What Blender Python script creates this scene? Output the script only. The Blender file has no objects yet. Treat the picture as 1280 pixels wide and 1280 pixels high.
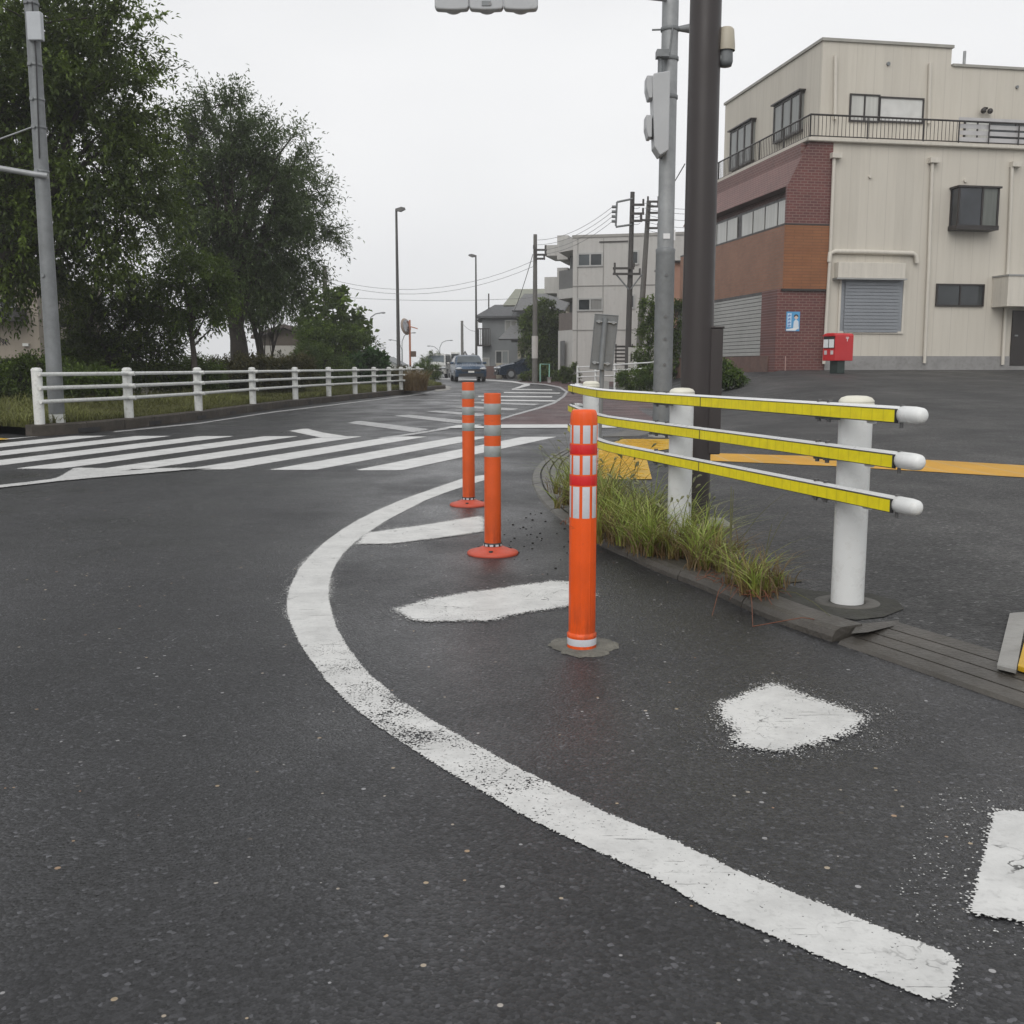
import bpy, math, random
import numpy as np
from mathutils import Vector, Matrix, geometry
C = bpy.context.scene
COL = C.collection
R = math.radians
PI = math.pi
random.seed(7)
RNG = np.random.default_rng(7)

# ------------------------------------------------------------------ camera, sky, sun, exposure
H = 1.02
PITCH = R(8.09)
cam_d = bpy.data.cameras.new("camera"); cam = bpy.data.objects.new("camera", cam_d); COL.objects.link(cam)
cam.location = (0, 0, H); cam.rotation_euler = (R(90) - PITCH, 0, 0)
cam_d.sensor_width = 36; cam_d.lens = 36; cam_d.clip_start = .05; cam_d.clip_end = 3000
C.camera = cam
C.view_settings.view_transform = 'Standard'; C.view_settings.look = 'None'
C.view_settings.gamma = 1; C.view_settings.use_curve_mapping = False
C.view_settings.exposure = 0.0

world = bpy.data.worlds.new("World"); C.world = world; world.use_nodes = True
wt = world.node_tree; wt.nodes.clear()
w_out = wt.nodes.new('ShaderNodeOutputWorld'); w_bg = wt.nodes.new('ShaderNodeBackground')
sky = wt.nodes.new('ShaderNodeTexSky'); sky.sky_type = 'NISHITA'; sky.sun_disc = False
sky.sun_elevation = R(40); sky.sun_rotation = R(195)
hs = wt.nodes.new('ShaderNodeHueSaturation'); hs.inputs['Saturation'].default_value = .15
tc = wt.nodes.new('ShaderNodeTexCoord'); nz = wt.nodes.new('ShaderNodeTexNoise')
mp = wt.nodes.new('ShaderNodeMapping'); mp.inputs['Scale'].default_value = (1, 1, 2.2)
nz.inputs['Scale'].default_value = 1.35; nz.inputs['Detail'].default_value = 3.5; nz.inputs['Roughness'].default_value = .5
rmp = wt.nodes.new('ShaderNodeValToRGB')
rmp.color_ramp.elements[0].position = .3; rmp.color_ramp.elements[0].color = (7.9, 8.02, 8.25, 1)
rmp.color_ramp.elements[1].position = .7; rmp.color_ramp.elements[1].color = (9.75, 9.8, 9.9, 1)
mx = wt.nodes.new('ShaderNodeMixRGB'); mx.inputs[0].default_value = .94
L = wt.links.new
L(tc.outputs['Generated'], mp.inputs[0]); L(mp.outputs[0], nz.inputs['Vector']); L(nz.outputs[0], rmp.inputs[0])
L(sky.outputs[0], hs.inputs['Color']); L(hs.outputs[0], mx.inputs[1]); L(rmp.outputs[0], mx.inputs[2])
L(mx.outputs[0], w_bg.inputs[0]); L(w_bg.outputs[0], w_out.inputs[0])
w_bg.inputs[1].default_value = .1

sun_d = bpy.data.lights.new("sun", 'SUN'); sun = bpy.data.objects.new("sun", sun_d); COL.objects.link(sun)
sun_d.energy = 1.4; sun_d.angle = R(50); sun_d.color = (1, .97, .93)
sun.rotation_euler = (R(50), 0, R(-15))

# ------------------------------------------------------------------ terrain and helpers
def ss(a, b, x):
    t = min(1, max(0, (x - a) / (b - a))); return t * t * (3 - 2 * t)
LOT = .045   # height of the forecourt above the road at the kerb
def zg(x, y):
    z = .2 * ss(35, 70, y)
    xl = 3 + (y - 15) * .05
    z += .0375 * min(23, max(0, y - 10)) * ss(xl, xl + 4, x) * (1 - ss(46, 56, y))
    return z
def ray(px, py):
    dx, dv = (px - 640) / 1280, (py - 640) / 1280
    c, s = math.cos(PITCH), math.sin(PITCH)
    return Vector((dx, c - dv * s, -s - dv * c))
def G(px, py, off=0.0):
    d = ray(px, py); z = off; p = Vector((0, 0, 0))
    for _ in range(25):
        t = (z - H) / d.z if abs(d.z) > 1e-6 else 1e3
        if t < 0: t = 400
        p = Vector((0, 0, H)) + d * t
        z = zg(p.x, p.y) + off
    return Vector((p.x, p.y, z))
def AT(px, py, Y):
    d = ray(px, py); t = Y / d.y
    return Vector((0, 0, H)) + d * t

def setp(o, label=None, cat=None, group=None, kind=None):
    if label: o['label'] = label
    if cat: o['category'] = cat
    if group: o['group'] = group
    if kind: o['kind'] = kind
    return o
def thing(name, label, cat, loc=(0, 0, 0), rz=0, group=None):
    o = bpy.data.objects.new(name, None); COL.objects.link(o)
    o.location = loc; o.rotation_euler = (0, 0, rz); o.empty_display_size = .2
    return setp(o, label, cat, group)
def dup(root, loc, rz=0, label=None, group=None):
    r = root.copy(); COL.objects.link(r); r.location = loc; r.rotation_euler = (0, 0, rz)
    if label: r['label'] = label
    if group: r['group'] = group
    for ch in list(root.children):
        c = ch.copy(); COL.objects.link(c); c.parent = r
        for g in list(ch.children):
            d = g.copy(); COL.objects.link(d); d.parent = c
    return r

class MB:
    def __init__(s): s.v = []; s.f = []; s.sm = []
    def add(s, vs, fs, smooth=False):
        n = len(s.v); s.v += [tuple(v) for v in vs]
        s.f += [tuple(i + n for i in f) for f in fs]; s.sm += [smooth] * len(fs); return s
    def box(s, x0, x1, y0, y1, z0, z1):
        if x1 < x0: x0, x1 = x1, x0
        if y1 < y0: y0, y1 = y1, y0
        if z1 < z0: z0, z1 = z1, z0
        v = [(x0, y0, z0), (x1, y0, z0), (x1, y1, z0), (x0, y1, z0), (x0, y0, z1), (x1, y0, z1), (x1, y1, z1), (x0, y1, z1)]
        return s.add(v, [(0, 3, 2, 1), (4, 5, 6, 7), (0, 1, 5, 4), (1, 2, 6, 5), (2, 3, 7, 6), (3, 0, 4, 7)])
    def prism(s, poly, z0, z1):
        """poly: list of (x, y) counter-clockwise, z0/z1 numbers"""
        n = len(poly)
        v = [(x, y, z0) for x, y in poly] + [(x, y, z1) for x, y in poly]
        return s.add(v, [tuple(range(n - 1, -1, -1)), tuple(range(n, 2 * n))] + [(i, (i + 1) % n, n + (i + 1) % n, n + i) for i in range(n)])
    def extr(s, pts, d, ):
        """extrude a 3-D polygon by vector d"""
        n = len(pts); d = Vector(d)
        v = [Vector(p) for p in pts] + [Vector(p) + d for p in pts]
        return s.add(v, [tuple(range(n - 1, -1, -1)), tuple(range(n, 2 * n))] + [(i, (i + 1) % n, n + (i + 1) % n, n + i) for i in range(n)])
    def tube(s, pts, r, n=10, cap=True, smooth=True):
        pts = [Vector(p) for p in pts]; m = len(pts)
        rs = r if isinstance(r, (list, tuple)) else [r] * m
        vs = []; prev = None
        for i, p in enumerate(pts):
            t = (pts[min(i + 1, m - 1)] - pts[max(i - 1, 0)]).normalized()
            if prev is None:
                a = Vector((0, 0, 1)) if abs(t.z) < .9 else Vector((1, 0, 0))
                u = t.cross(a).normalized()
            else:
                u = (prev - t * prev.dot(t)).normalized()
            prev = u; w = t.cross(u)
            for k in range(n):
                q = 2 * PI * k / n
                vs.append(p + (u * math.cos(q) + w * math.sin(q)) * rs[i])
        fs = [(i * n + k, i * n + (k + 1) % n, (i + 1) * n + (k + 1) % n, (i + 1) * n + k) for i in range(m - 1) for k in range(n)]
        s.add(vs, fs, smooth)
        if cap:
            s.add(vs[:n], [tuple(range(n - 1, -1, -1))]); s.add(vs[-n:], [tuple(range(n))])
        return s
    def lathe(s, prof, n=24, c=(0, 0, 0), smooth=True, a0=0, a1=2 * PI, rf=None):
        """prof: [(r, z)], from bottom to top"""
        full = abs(a1 - a0 - 2 * PI) < 1e-6; nn = n if full else n + 1
        vs = []
        for r, z in prof:
            for k in range(nn):
                q = a0 + (a1 - a0) * k / n
                rr = r * (rf(q) if rf else 1)
                vs.append((c[0] + rr * math.cos(q), c[1] + rr * math.sin(q), c[2] + z))
        fs = [(i * nn + k, i * nn + (k + 1) % nn, (i + 1) * nn + (k + 1) % nn, (i + 1) * nn + k) for i in range(len(prof) - 1) for k in range(n)]
        return s.add(vs, fs, smooth)
    def disc(s, c, r, ax, n=16, th=.02):
        c = Vector(c); ax = Vector(ax).normalized()
        return s.tube([c - ax * th / 2, c + ax * th / 2], r, n)
    def sphere(s, c, r, nu=12, nv=8):
        rx, ry, rz = r if isinstance(r, (tuple, list)) else (r, r, r)
        vs = []
        for j in range(nv + 1):
            a = -PI / 2 + PI * j / nv
            for k in range(nu):
                q = 2 * PI * k / nu
                vs.append((c[0] + rx * math.cos(a) * math.cos(q), c[1] + ry * math.cos(a) * math.sin(q), c[2] + rz * math.sin(a)))
        return s.add(vs, [(j * nu + k, j * nu + (k + 1) % nu, (j + 1) * nu + (k + 1) % nu, (j + 1) * nu + k) for j in range(nv) for k in range(nu)], True)
    def xf(s, M):
        s.v = [tuple(M @ Vector(v)) for v in s.v]; return s
    def build(s, name, mat, parent=None, label=None, cat=None, group=None, kind=None, bevel=0, loc=None, split=False):
        if split:
            key = {}; par = {}
            def fd(a):
                while par[a] != a: par[a] = par[par[a]]; a = par[a]
                return a
            ids = []
            for v in s.v:
                k = (round(v[0], 5), round(v[1], 5), round(v[2], 5)); ids.append(key.setdefault(k, len(key)))
            for i in set(ids): par[i] = i
            for f in s.f:
                r = fd(ids[f[0]])
                for i in f[1:]: par[fd(ids[i])] = r
            comp = {}
            for f, sm in zip(s.f, s.sm): comp.setdefault(fd(ids[f[0]]), []).append((f, sm))
            o = None
            for fs in comp.values():
                m = MB(); mp_ = {}
                for f, sm in fs:
                    for i in f:
                        if i not in mp_: mp_[i] = len(m.v); m.v.append(s.v[i])
                    m.f.append(tuple(mp_[i] for i in f)); m.sm.append(sm)
                o = m.build(name, mat, parent, label, cat, group, kind, bevel, loc)
            return o
        me = bpy.data.meshes.new(name); me.from_pydata(s.v, [], s.f)
        me.polygons.foreach_set('use_smooth', s.sm)
        me.validate(); me.update(); me.materials.append(mat)
        o = bpy.data.objects.new(name, me); COL.objects.link(o)
        if parent is not None: o.parent = parent
        if loc is not None: o.location = loc
        if bevel:
            b = o.modifiers.new('bevel', 'BEVEL'); b.width = bevel; b.segments = 2; b.limit_method = 'ANGLE'; b.angle_limit = R(40)
        return setp(o, label, cat, group, kind)

def np_mesh(name, V, F, mat, parent=None, attrs=None, smooth=False):
    """V (n,3) array, F (m,4) or (m,3) array"""
    me = bpy.data.meshes.new(name); k = F.shape[1]
    me.vertices.add(len(V)); me.vertices.foreach_set('co', V.astype(np.float32).ravel())
    me.loops.add(F.size); me.loops.foreach_set('vertex_index', F.astype(np.int32).ravel())
    me.polygons.add(len(F)); me.polygons.foreach_set('loop_start', np.arange(0, F.size, k, dtype=np.int32))
    try: me.polygons.foreach_set('loop_total', np.full(len(F), k, dtype=np.int32))
    except Exception: pass
    if smooth: me.polygons.foreach_set('use_smooth', np.ones(len(F), dtype=bool))
    for an, arr in (attrs or {}).items():
        a = me.attributes.new(an, 'FLOAT', 'POINT'); a.data.foreach_set('value', arr.astype(np.float32))
    me.update(calc_edges=True); me.materials.append(mat)
    o = bpy.data.objects.new(name, me); COL.objects.link(o)
    if parent is not None: o.parent = parent
    return o

# ------------------------------------------------------------------ materials
class NT:
    def __init__(s, name):
        s.m = bpy.data.materials.new(name); s.m.use_nodes = True; s.t = s.m.node_tree; s.t.nodes.clear()
        s.out = s.n('ShaderNodeOutputMaterial'); s.tc = s.n('ShaderNodeTexCoord')
    def n(s, k, **kw):
        nd = s.t.nodes.new(k)
        for a, b in kw.items(): setattr(nd, a, b)
        return nd
    def l(s, a, b): s.t.links.new(a, b)
    def inp(s, nd, key, v):
        if isinstance(v, bpy.types.NodeSocket): s.l(v, nd.inputs[key])
        else: nd.inputs[key].default_value = v
    def noise(s, scale, detail=2, rough=.5, vec=None, out=0):
        nd = s.n('ShaderNodeTexNoise'); nd.inputs['Scale'].default_value = scale; nd.inputs['Detail'].default_value = detail
        nd.inputs['Roughness'].default_value = rough; s.l(vec or s.tc.outputs['Object'], nd.inputs['Vector']); return nd.outputs[out]
    def voro(s, scale, feature='F1', out='Distance', vec=None, rnd=1):
        nd = s.n('ShaderNodeTexVoronoi'); nd.feature = feature; nd.inputs['Scale'].default_value = scale
        nd.inputs['Randomness'].default_value = rnd
        s.l(vec or s.tc.outputs['Object'], nd.inputs['Vector']); return nd.outputs[out]
    def map(s, v, a, b, c=0, d=1, clamp=True):
        nd = s.n('ShaderNodeMapRange'); nd.clamp = clamp
        for i, x in enumerate((v, a, b, c, d)): s.inp(nd, i, x)
        return nd.outputs[0]
    def math(s, op, a, b=0, c=0):
        nd = s.n('ShaderNodeMath'); nd.operation = op
        s.inp(nd, 0, a); s.inp(nd, 1, b)
        if op in ('MULTIPLY_ADD',): s.inp(nd, 2, c)
        return nd.outputs[0]
    def mix(s, f, a, b, mode='MIX'):
        nd = s.n('ShaderNodeMixRGB'); nd.blend_type = mode
        for i, x in enumerate((f, a, b)):
            if isinstance(x, tuple) and len(x) == 3: x = (*x, 1)
            s.inp(nd, i, x)
        return nd.outputs[0]
    def ramp(s, v, els):
        nd = s.n('ShaderNodeValToRGB'); cr = nd.color_ramp
        while len(cr.elements) < len(els): cr.elements.new(.5)
        for e, (p, c) in zip(cr.elements, els): e.position = p; e.color = (*c, 1) if len(c) == 3 else c
        s.l(v, nd.inputs[0]); return nd.outputs[0]
    def attr(s, name):
        nd = s.n('ShaderNodeAttribute'); nd.attribute_name = name; return nd.outputs['Fac']
    def bump(s, h, strength=.3, dist=.01):
        nd = s.n('ShaderNodeBump'); nd.inputs['Strength'].default_value = strength; nd.inputs['Distance'].default_value = dist
        s.l(h, nd.inputs['Height']); return nd.outputs[0]
    def pbr(s, col, rough=.5, metal=0, normal=None, spec=.5, alpha=None, final=True):
        p = s.n('ShaderNodeBsdfPrincipled')
        if isinstance(col, tuple) and len(col) == 3: col = (*col, 1)
        s.inp(p, 'Base Color', col); s.inp(p, 'Roughness', rough); s.inp(p, 'Metallic', metal); s.inp(p, 'Specular IOR Level', spec)
        if normal is not None: s.l(normal, p.inputs['Normal'])
        if final: s.l(p.outputs[0], s.out.inputs[0])
        return p

def M(name, col, rough=.5, metal=0, var=.12, vs=2.0, dirt=0.0, dirt_col=(.05, .045, .04), bump=0, bs=40, spec=.5, streak=False):
    """painted or plain surface with soft variation, fine mottling and optional dirt"""
    t = NT(name)
    v = t.noise(vs, 4, .6)
    if streak:
        mpn = t.n('ShaderNodeMapping'); mpn.inputs['Scale'].default_value = (6, 6, .35); t.l(t.tc.outputs['Object'], mpn.inputs[0])
        v = t.noise(vs, 5, .65, mpn.outputs[0])
    lo = tuple(c * (1 - var) for c in col); hi = tuple(min(1, c * (1 + var)) for c in col)
    c = t.ramp(v, [(.3, lo), (.7, hi)])
    if dirt:
        d = t.noise(vs * 4.3, 6, .7); c = t.mix(t.map(d, .62 - dirt * .25, .72, 0, min(1, dirt)), c, dirt_col)
    r = t.map(t.noise(vs * 3, 3), .3, .7, max(0, rough - .08), min(1, rough + .08))
    nrm = t.bump(t.noise(bs, 3), bump, .01) if bump else None
    t.pbr(c, r, metal, nrm, spec)
    return t.m

def asphalt(name, base=(.0190, .0192, .0212), stone=.40, scale=125, rough=(.27, .52), bump=.42, coarse=False, tint=None):
    t = NT(name)
    P = t.tc.outputs['Object']
    cells = t.n('ShaderNodeTexVoronoi'); cells.inputs['Scale'].default_value = scale; t.l(P, cells.inputs['Vector'])
    rnd = t.n('ShaderNodeSeparateColor'); t.l(cells.outputs['Color'], rnd.inputs[0])
    b = base
    c = t.ramp(rnd.outputs[0], [(0, tuple(x * .4 for x in b)), (.55, b), (.9, tuple(x * 1.7 for x in b)), (.97, tuple(x * 2.4 for x in b)), (1, tuple(x * 5 for x in b))])
    # sparse pale stones of random size
    big = t.n('ShaderNodeTexVoronoi'); big.inputs['Scale'].default_value = scale * .42; t.l(P, big.inputs['Vector'])
    br = t.n('ShaderNodeSeparateColor'); t.l(big.outputs['Color'], br.inputs[0])
    pick = t.math('MULTIPLY', t.map(t.math('ADD', br.outputs[0], t.math('MULTIPLY', t.math('SUBTRACT', t.noise(3, 4, .7), .5), .05)), .976, .982), t.map(t.math('SUBTRACT', big.outputs['Distance'], t.math('MULTIPLY', br.outputs[1], .22)), .1, .14, 1, 0))
    warm = t.ramp(br.outputs[2], [(0, (stone * .7, stone * .7, stone * .72)), (.75, (stone, stone * .97, stone * .92)), (.93, (stone * .8, stone * .62, stone * .4)), (1, (stone * .7, stone * .35, stone * .2))])
    c = t.mix(pick, c, warm)
    low = t.noise(.5, 6, .62); c = t.mix(1, c, t.ramp(low, [(.28, (.62, .62, .63)), (.5, (1, 1, 1)), (.75, (1.5, 1.48, 1.46))]), 'MULTIPLY')
    st_ = t.n('ShaderNodeMapping'); st_.inputs['Rotation'].default_value = (0, 0, R(28)); st_.inputs['Scale'].default_value = (.9, .09, 1); t.l(P, st_.inputs[0])
    trk = t.noise(1.0, 4, .55, st_.outputs[0]); c = t.mix(1, c, t.ramp(trk, [(.35, (.78, .78, .78)), (.65, (1.22, 1.21, 1.2))]), 'MULTIPLY')
    mid = t.noise(9, 4, .7); c = t.mix(1, c, t.ramp(mid, [(.25, (.8, .8, .8)), (.75, (1.2, 1.2, 1.2))]), 'MULTIPLY')
    # fine cracks
    if not coarse:
        wob = t.n('ShaderNodeVectorMath'); wob.operation = 'ADD'
        nn = t.n('ShaderNodeTexNoise'); nn.inputs['Scale'].default_value = 1.6; nn.inputs['Detail'].default_value = 5; t.l(P, nn.inputs['Vector'])
        t.l(P, wob.inputs[0]); t.l(nn.outputs['Color'], wob.inputs[1])
        cr = t.voro(.33, 'DISTANCE_TO_EDGE', 'Distance', wob.outputs[0])
        gate = t.map(t.noise(.23, 2), .52, .6)
        c = t.mix(t.math('MULTIPLY', t.map(cr, .0015, .006, .75, 0), gate), c, (.012, .012, .012))
    if tint: c = t.mix(1, c, tint, 'MULTIPLY')
    wet = t.noise(.8, 6, .62)
    r = t.map(wet, .36, .64, rough[0], rough[1])
    r = t.math('SUBTRACT', r, t.map(trk, .45, .65, 0, .08))
    r = t.math('ADD', r, t.math('MULTIPLY', rnd.outputs[1], .15))
    hgt = t.math('ADD', t.map(cells.outputs['Distance'], 0, .9, 1, 0), t.math('MULTIPLY', rnd.outputs[2], .5))
    t.pbr(c, r, 0, t.bump(hgt, bump, .004 if not coarse else .008), .5)
    return t.m

def paint(name, col=(.74, .74, .72), m=.012, wear=.35, crack=.5, fine=70, sc=.02):
    """thermoplastic road paint: breaks up towards its edges and where the wear attribute is high"""
    t = NT(name)
    sd, wr = t.attr('sd'), t.attr('wear')
    sn = t.math('ADD', t.math('ADD', sd, .006), t.math('MULTIPLY', t.math('SUBTRACT', t.noise(34, 5, .75), .5), m * 1.5))
    chips = t.math('ADD', t.math('MULTIPLY', t.noise(fine, 3, .65), .65), t.math('MULTIPLY', t.voro(fine * 1.3), .35))
    edge = t.math('ADD', t.map(sn, t.math('MULTIPLY', t.map(t.noise(2.1, 3), .42, .6, .12, 1), -sc), 0, .40, .53), t.map(sn, 0, t.math('MULTIPLY', m, 1.6), 0, .33))
    patch = t.map(t.noise(4.5, 5, .7), .36, .68)
    w = t.math('MULTIPLY', t.math('ADD', t.math('MULTIPLY', patch, .6), .4), t.math('MULTIPLY', wr, wear))
    thr = t.math('SUBTRACT', edge, w)
    keep = t.map(t.math('SUBTRACT', thr, chips), -.02, .02)
    # cracks
    nn = t.n('ShaderNodeTexNoise'); nn.inputs['Scale'].default_value = 9; nn.inputs['Detail'].default_value = 4; t.l(t.tc.outputs['Object'], nn.inputs['Vector'])
    wob = t.n('ShaderNodeVectorMath'); wob.operation = 'MULTIPLY_ADD'; wob.inputs[1].default_value = (.18, .18, .18)
    t.l(nn.outputs['Color'], wob.inputs[0]); t.l(t.tc.outputs['Object'], wob.inputs[2])
    cr = t.voro(4.2, 'DISTANCE_TO_EDGE', 'Distance', wob.outputs[0])
    gate = t.map(t.noise(3.1, 2), .5, .62)
    ck = t.math('MULTIPLY', t.map(cr, .004, .013, crack, 0), t.math('MULTIPLY', gate, t.map(t.noise(17, 2), .4, .6)))
    keep = t.math('MULTIPLY', keep, t.math('SUBTRACT', 1, ck))
    # long fine scratches and drag marks
    m3 = t.n('ShaderNodeMapping'); m3.inputs['Rotation'].default_value = (0, 0, R(-38)); m3.inputs['Scale'].default_value = (5, 75, 1); t.l(t.tc.outputs['Object'], m3.inputs[0])
    scr = t.math('MULTIPLY', t.map(t.noise(1, 4, .6, m3.outputs[0]), .645, .665), t.map(t.noise(2.7, 3), .42, .58))
    keep = t.math('MULTIPLY', keep, t.math('SUBTRACT', 1, t.math('MULTIPLY', scr, crack)))
    grime = t.noise(5, 6, .7)
    c = t.mix(t.map(grime, .4, .72, 0, .6), col, tuple(x * .55 for x in col))
    c = t.mix(t.map(t.noise(60, 3), .55, .8, 0, .5), c, tuple(x * .5 for x in col))
    p = t.pbr(c, .5, 0, t.bump(t.noise(120, 2), .25, .003), .4, final=False)
    tr = t.n('ShaderNodeBsdfTransparent'); ms = t.n('ShaderNodeMixShader')
    t.l(keep, ms.inputs[0]); t.l(tr.outputs[0], ms.inputs[1]); t.l(p.outputs[0], ms.inputs[2]); t.l(ms.outputs[0], t.out.inputs[0])
    return t.m

def leaf_mat(name, dark, light, trans=.3, rough=.55, stops=None):
    t = NT(name)
    v = t.attr('tint')
    c = t.ramp(v, stops or [(0, dark), (.7, tuple((a + b) / 2 for a, b in zip(dark, light))), (1, light)])
    p = t.pbr(c, rough, 0, None, .35, final=False)
    tl = t.n('ShaderNodeBsdfTranslucent'); t.l(t.mix(.5, c, light), tl.inputs[0])
    ms = t.n('ShaderNodeMixShader'); ms.inputs[0].default_value = trans
    t.l(p.outputs[0], ms.inputs[1]); t.l(tl.outputs[0], ms.inputs[2]); t.l(ms.outputs[0], t.out.inputs[0])
    return t.m

def tile_mat(name, c1, c2, mortar, w, h, axis='x', ms=.012, rough=.55, bump=.3):
    t = NT(name)
    sp = t.n('ShaderNodeSeparateXYZ'); t.l(t.tc.outputs['Object'], sp.inputs[0])
    cb = t.n('ShaderNodeCombineXYZ'); t.l(sp.outputs[0 if axis == 'x' else 1], cb.inputs[0]); t.l(sp.outputs[2], cb.inputs[1])
    b = t.n('ShaderNodeTexBrick'); t.l(cb.outputs[0], b.inputs['Vector'])
    b.inputs['Color1'].default_value = (*c1, 1); b.inputs['Color2'].default_value = (*c2, 1); b.inputs['Mortar'].default_value = (*mortar, 1)
    b.inputs['Scale'].default_value = 1; b.inputs['Brick Width'].default_value = w; b.inputs['Row Height'].default_value = h
    b.inputs['Mortar Size'].default_value = ms; b.inputs['Mortar Smooth'].default_value = .2
    c = t.mix(1, b.outputs[0], t.ramp(t.noise(1.1, 5, .7), [(.25, (.8, .8, .8)), (.75, (1.2, 1.2, 1.2))]), 'MULTIPLY')
    t.pbr(c, rough, 0, t.bump(b.outputs['Fac'], -bump, .01), .4)
    return t.m

def panel_mat(name, col, seam, axis='x', pitch=.6, hseams=(), soil=.25, sw=.012):
    """wall cladding with vertical seams every PITCH metres and rain streaks"""
    t = NT(name)
    sp = t.n('ShaderNodeSeparateXYZ'); t.l(t.tc.outputs['Object'], sp.inputs[0])
    x = sp.outputs[0 if axis == 'x' else 1]
    fr = t.math('ABSOLUTE', t.math('SUBTRACT', t.math('FRACT', t.math('DIVIDE', x, pitch)), .5))
    s1 = t.map(fr, .5 - sw / pitch * 1.5, .5 - sw / pitch * .4, 0, 1)
    for hz in hseams:
        s1 = t.math('MAXIMUM', s1, t.map(t.math('ABSOLUTE', t.math('SUBTRACT', sp.outputs[2], hz)), sw, sw * 1.8, 1, 0))
    mpn = t.n('ShaderNodeMapping'); mpn.inputs['Scale'].default_value = (3.5, 3.5, .3); t.l(t.tc.outputs['Object'], mpn.inputs[0])
    st = t.noise(1.6, 6, .7, mpn.outputs[0])
    cell = t.n('ShaderNodeTexWhiteNoise'); cell.noise_dimensions = '1D'; t.l(t.math('FLOOR', t.math('ADD', t.math('DIVIDE', x, pitch), .5)), cell.inputs['W'])
    c = t.ramp(cell.outputs[0], [(0, tuple(a * .955 for a in col)), (1, tuple(min(1, a * 1.03) for a in col))])
    c = t.mix(t.map(st, .45, .78, 0, soil), c, tuple(a * b for a, b in zip(col, (.55, .52, .46))))
    c = t.mix(s1, c, seam)
    t.pbr(c, .7, 0, t.bump(t.noise(25, 3), .1, .01), .3)
    return t.m

def glass_mat(name, col=(.03, .034, .036), curtain=None):
    t = NT(name)
    c = t.ramp(t.noise(.8, 3), [(.3, tuple(a * .6 for a in col)), (.7, tuple(a * 1.5 for a in col))])
    if curtain:
        mpn = t.n('ShaderNodeMapping'); mpn.inputs['Scale'].default_value = (9, 9, .4); t.l(t.tc.outputs['Object'], mpn.inputs[0])
        c = t.ramp(t.noise(1.5, 3, .5, mpn.outputs[0]), [(.3, tuple(a * .8 for a in curtain)), (.7, curtain)])
    t.pbr(c, .08, 0, None, .5)
    return t.m

white_paint = M('white_powder_paint', (.71, .72, .71), .32, 0, .04, 4.5, .3, (.4, .36, .3))
white_old = M('weathered_white_paint', (.62, .63, .61), .45, 0, .08, 5, .5, (.25, .22, .18))
cap_cream = M('cream_cap', (.68, .66, .56), .4, 0, .05, 8, .2, (.35, .32, .25))
yellow_strip = None
black_m = M('black_rubber', (.02, .02, .022), .55)
steel = M('galvanised_steel', (.3, .31, .315), .5, .35, .14, 5, .25, (.16, .16, .15), .08, 60)
steel_dark = M('weathered_galvanised_steel', (.185, .195, .2), .55, .25, .16, 5, .3, (.1, .1, .1), .1, 60)
brown_pole = M('brown_paint', (.036, .029, .028), .42, 0, .1, 1.5, .1, (.03, .027, .026), 0, 40, .5, True)
bolt_m = M('bolt_metal', (.16, .16, .16), .4, .8)
concrete = M('concrete', (.26, .255, .24), .8, 0, .2, 3, .4, (.1, .095, .08), .3, 60)
concrete_dark = M('dark_weathered_concrete', (.085, .08, .07), .6, 0, .3, 4, .5, (.035, .034, .026), .4, 70)
# ------------------------------------------------------------------ the setting: ground, roads, markings
def seg_sd(P, poly):
    """signed distance (inside positive) of points P (n,2) to polygon"""
    P = P[:, None, :]; A = np.array(poly, float)[None]; B = np.roll(A, -1, axis=1)
    AB = B - A; t = np.clip(((P - A) * AB).sum(-1) / np.maximum((AB ** 2).sum(-1), 1e-12), 0, 1)
    D = np.sqrt(((P - (A + AB * t[..., None])) ** 2).sum(-1)).min(1)
    x, y = P[..., 0], P[..., 1]
    c = ((A[..., 1] > y) != (B[..., 1] > y)) & (x < (B[..., 0] - A[..., 0]) * (y - A[..., 1]) / np.where(B[..., 1] == A[..., 1], 1e-9, B[..., 1] - A[..., 1]) + A[..., 0])
    return np.where(c.sum(1) % 2 == 1, D, -D)

def marking(name, poly, mat, off=.006, step=.05, margin=.03, wear=None):
    """a marking as a fine sheet that carries its distance to the border for the paint shader"""
    A = np.array([(p[0], p[1]) for p in poly]); lo = A.min(0) - margin - step; hi = A.max(0) + margin + step
    nx, ny = int((hi[0] - lo[0]) / step) + 2, int((hi[1] - lo[1]) / step) + 2
    X, Y = np.meshgrid(lo[0] + np.arange(nx) * step, lo[1] + np.arange(ny) * step)
    P = np.stack([X.ravel(), Y.ravel()], 1); sd = np.concatenate([seg_sd(P[i:i + 20000], A) for i in range(0, len(P), 20000)])
    ok = (sd > -margin).reshape(ny, nx)
    q = ok[:-1, :-1] | ok[1:, :-1] | ok[:-1, 1:] | ok[1:, 1:]
    j, i = np.nonzero(q); a = j * nx + i
    F = np.stack([a, a + 1, a + nx + 1, a + nx], 1)
    u, inv = np.unique(F, return_inverse=True); F = inv.reshape(F.shape)
    Q = P[u]; Z = np.array([zg(x, y) + off for x, y in Q])
    W = np.array([wear(x, y) for x, y in Q]) if wear else np.ones(len(Q)) * .5
    o = np_mesh(name, np.column_stack([Q, Z]), F, mat, attrs={'sd': sd[u], 'wear': W})
    o['kind'] = 'structure'; return o

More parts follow.
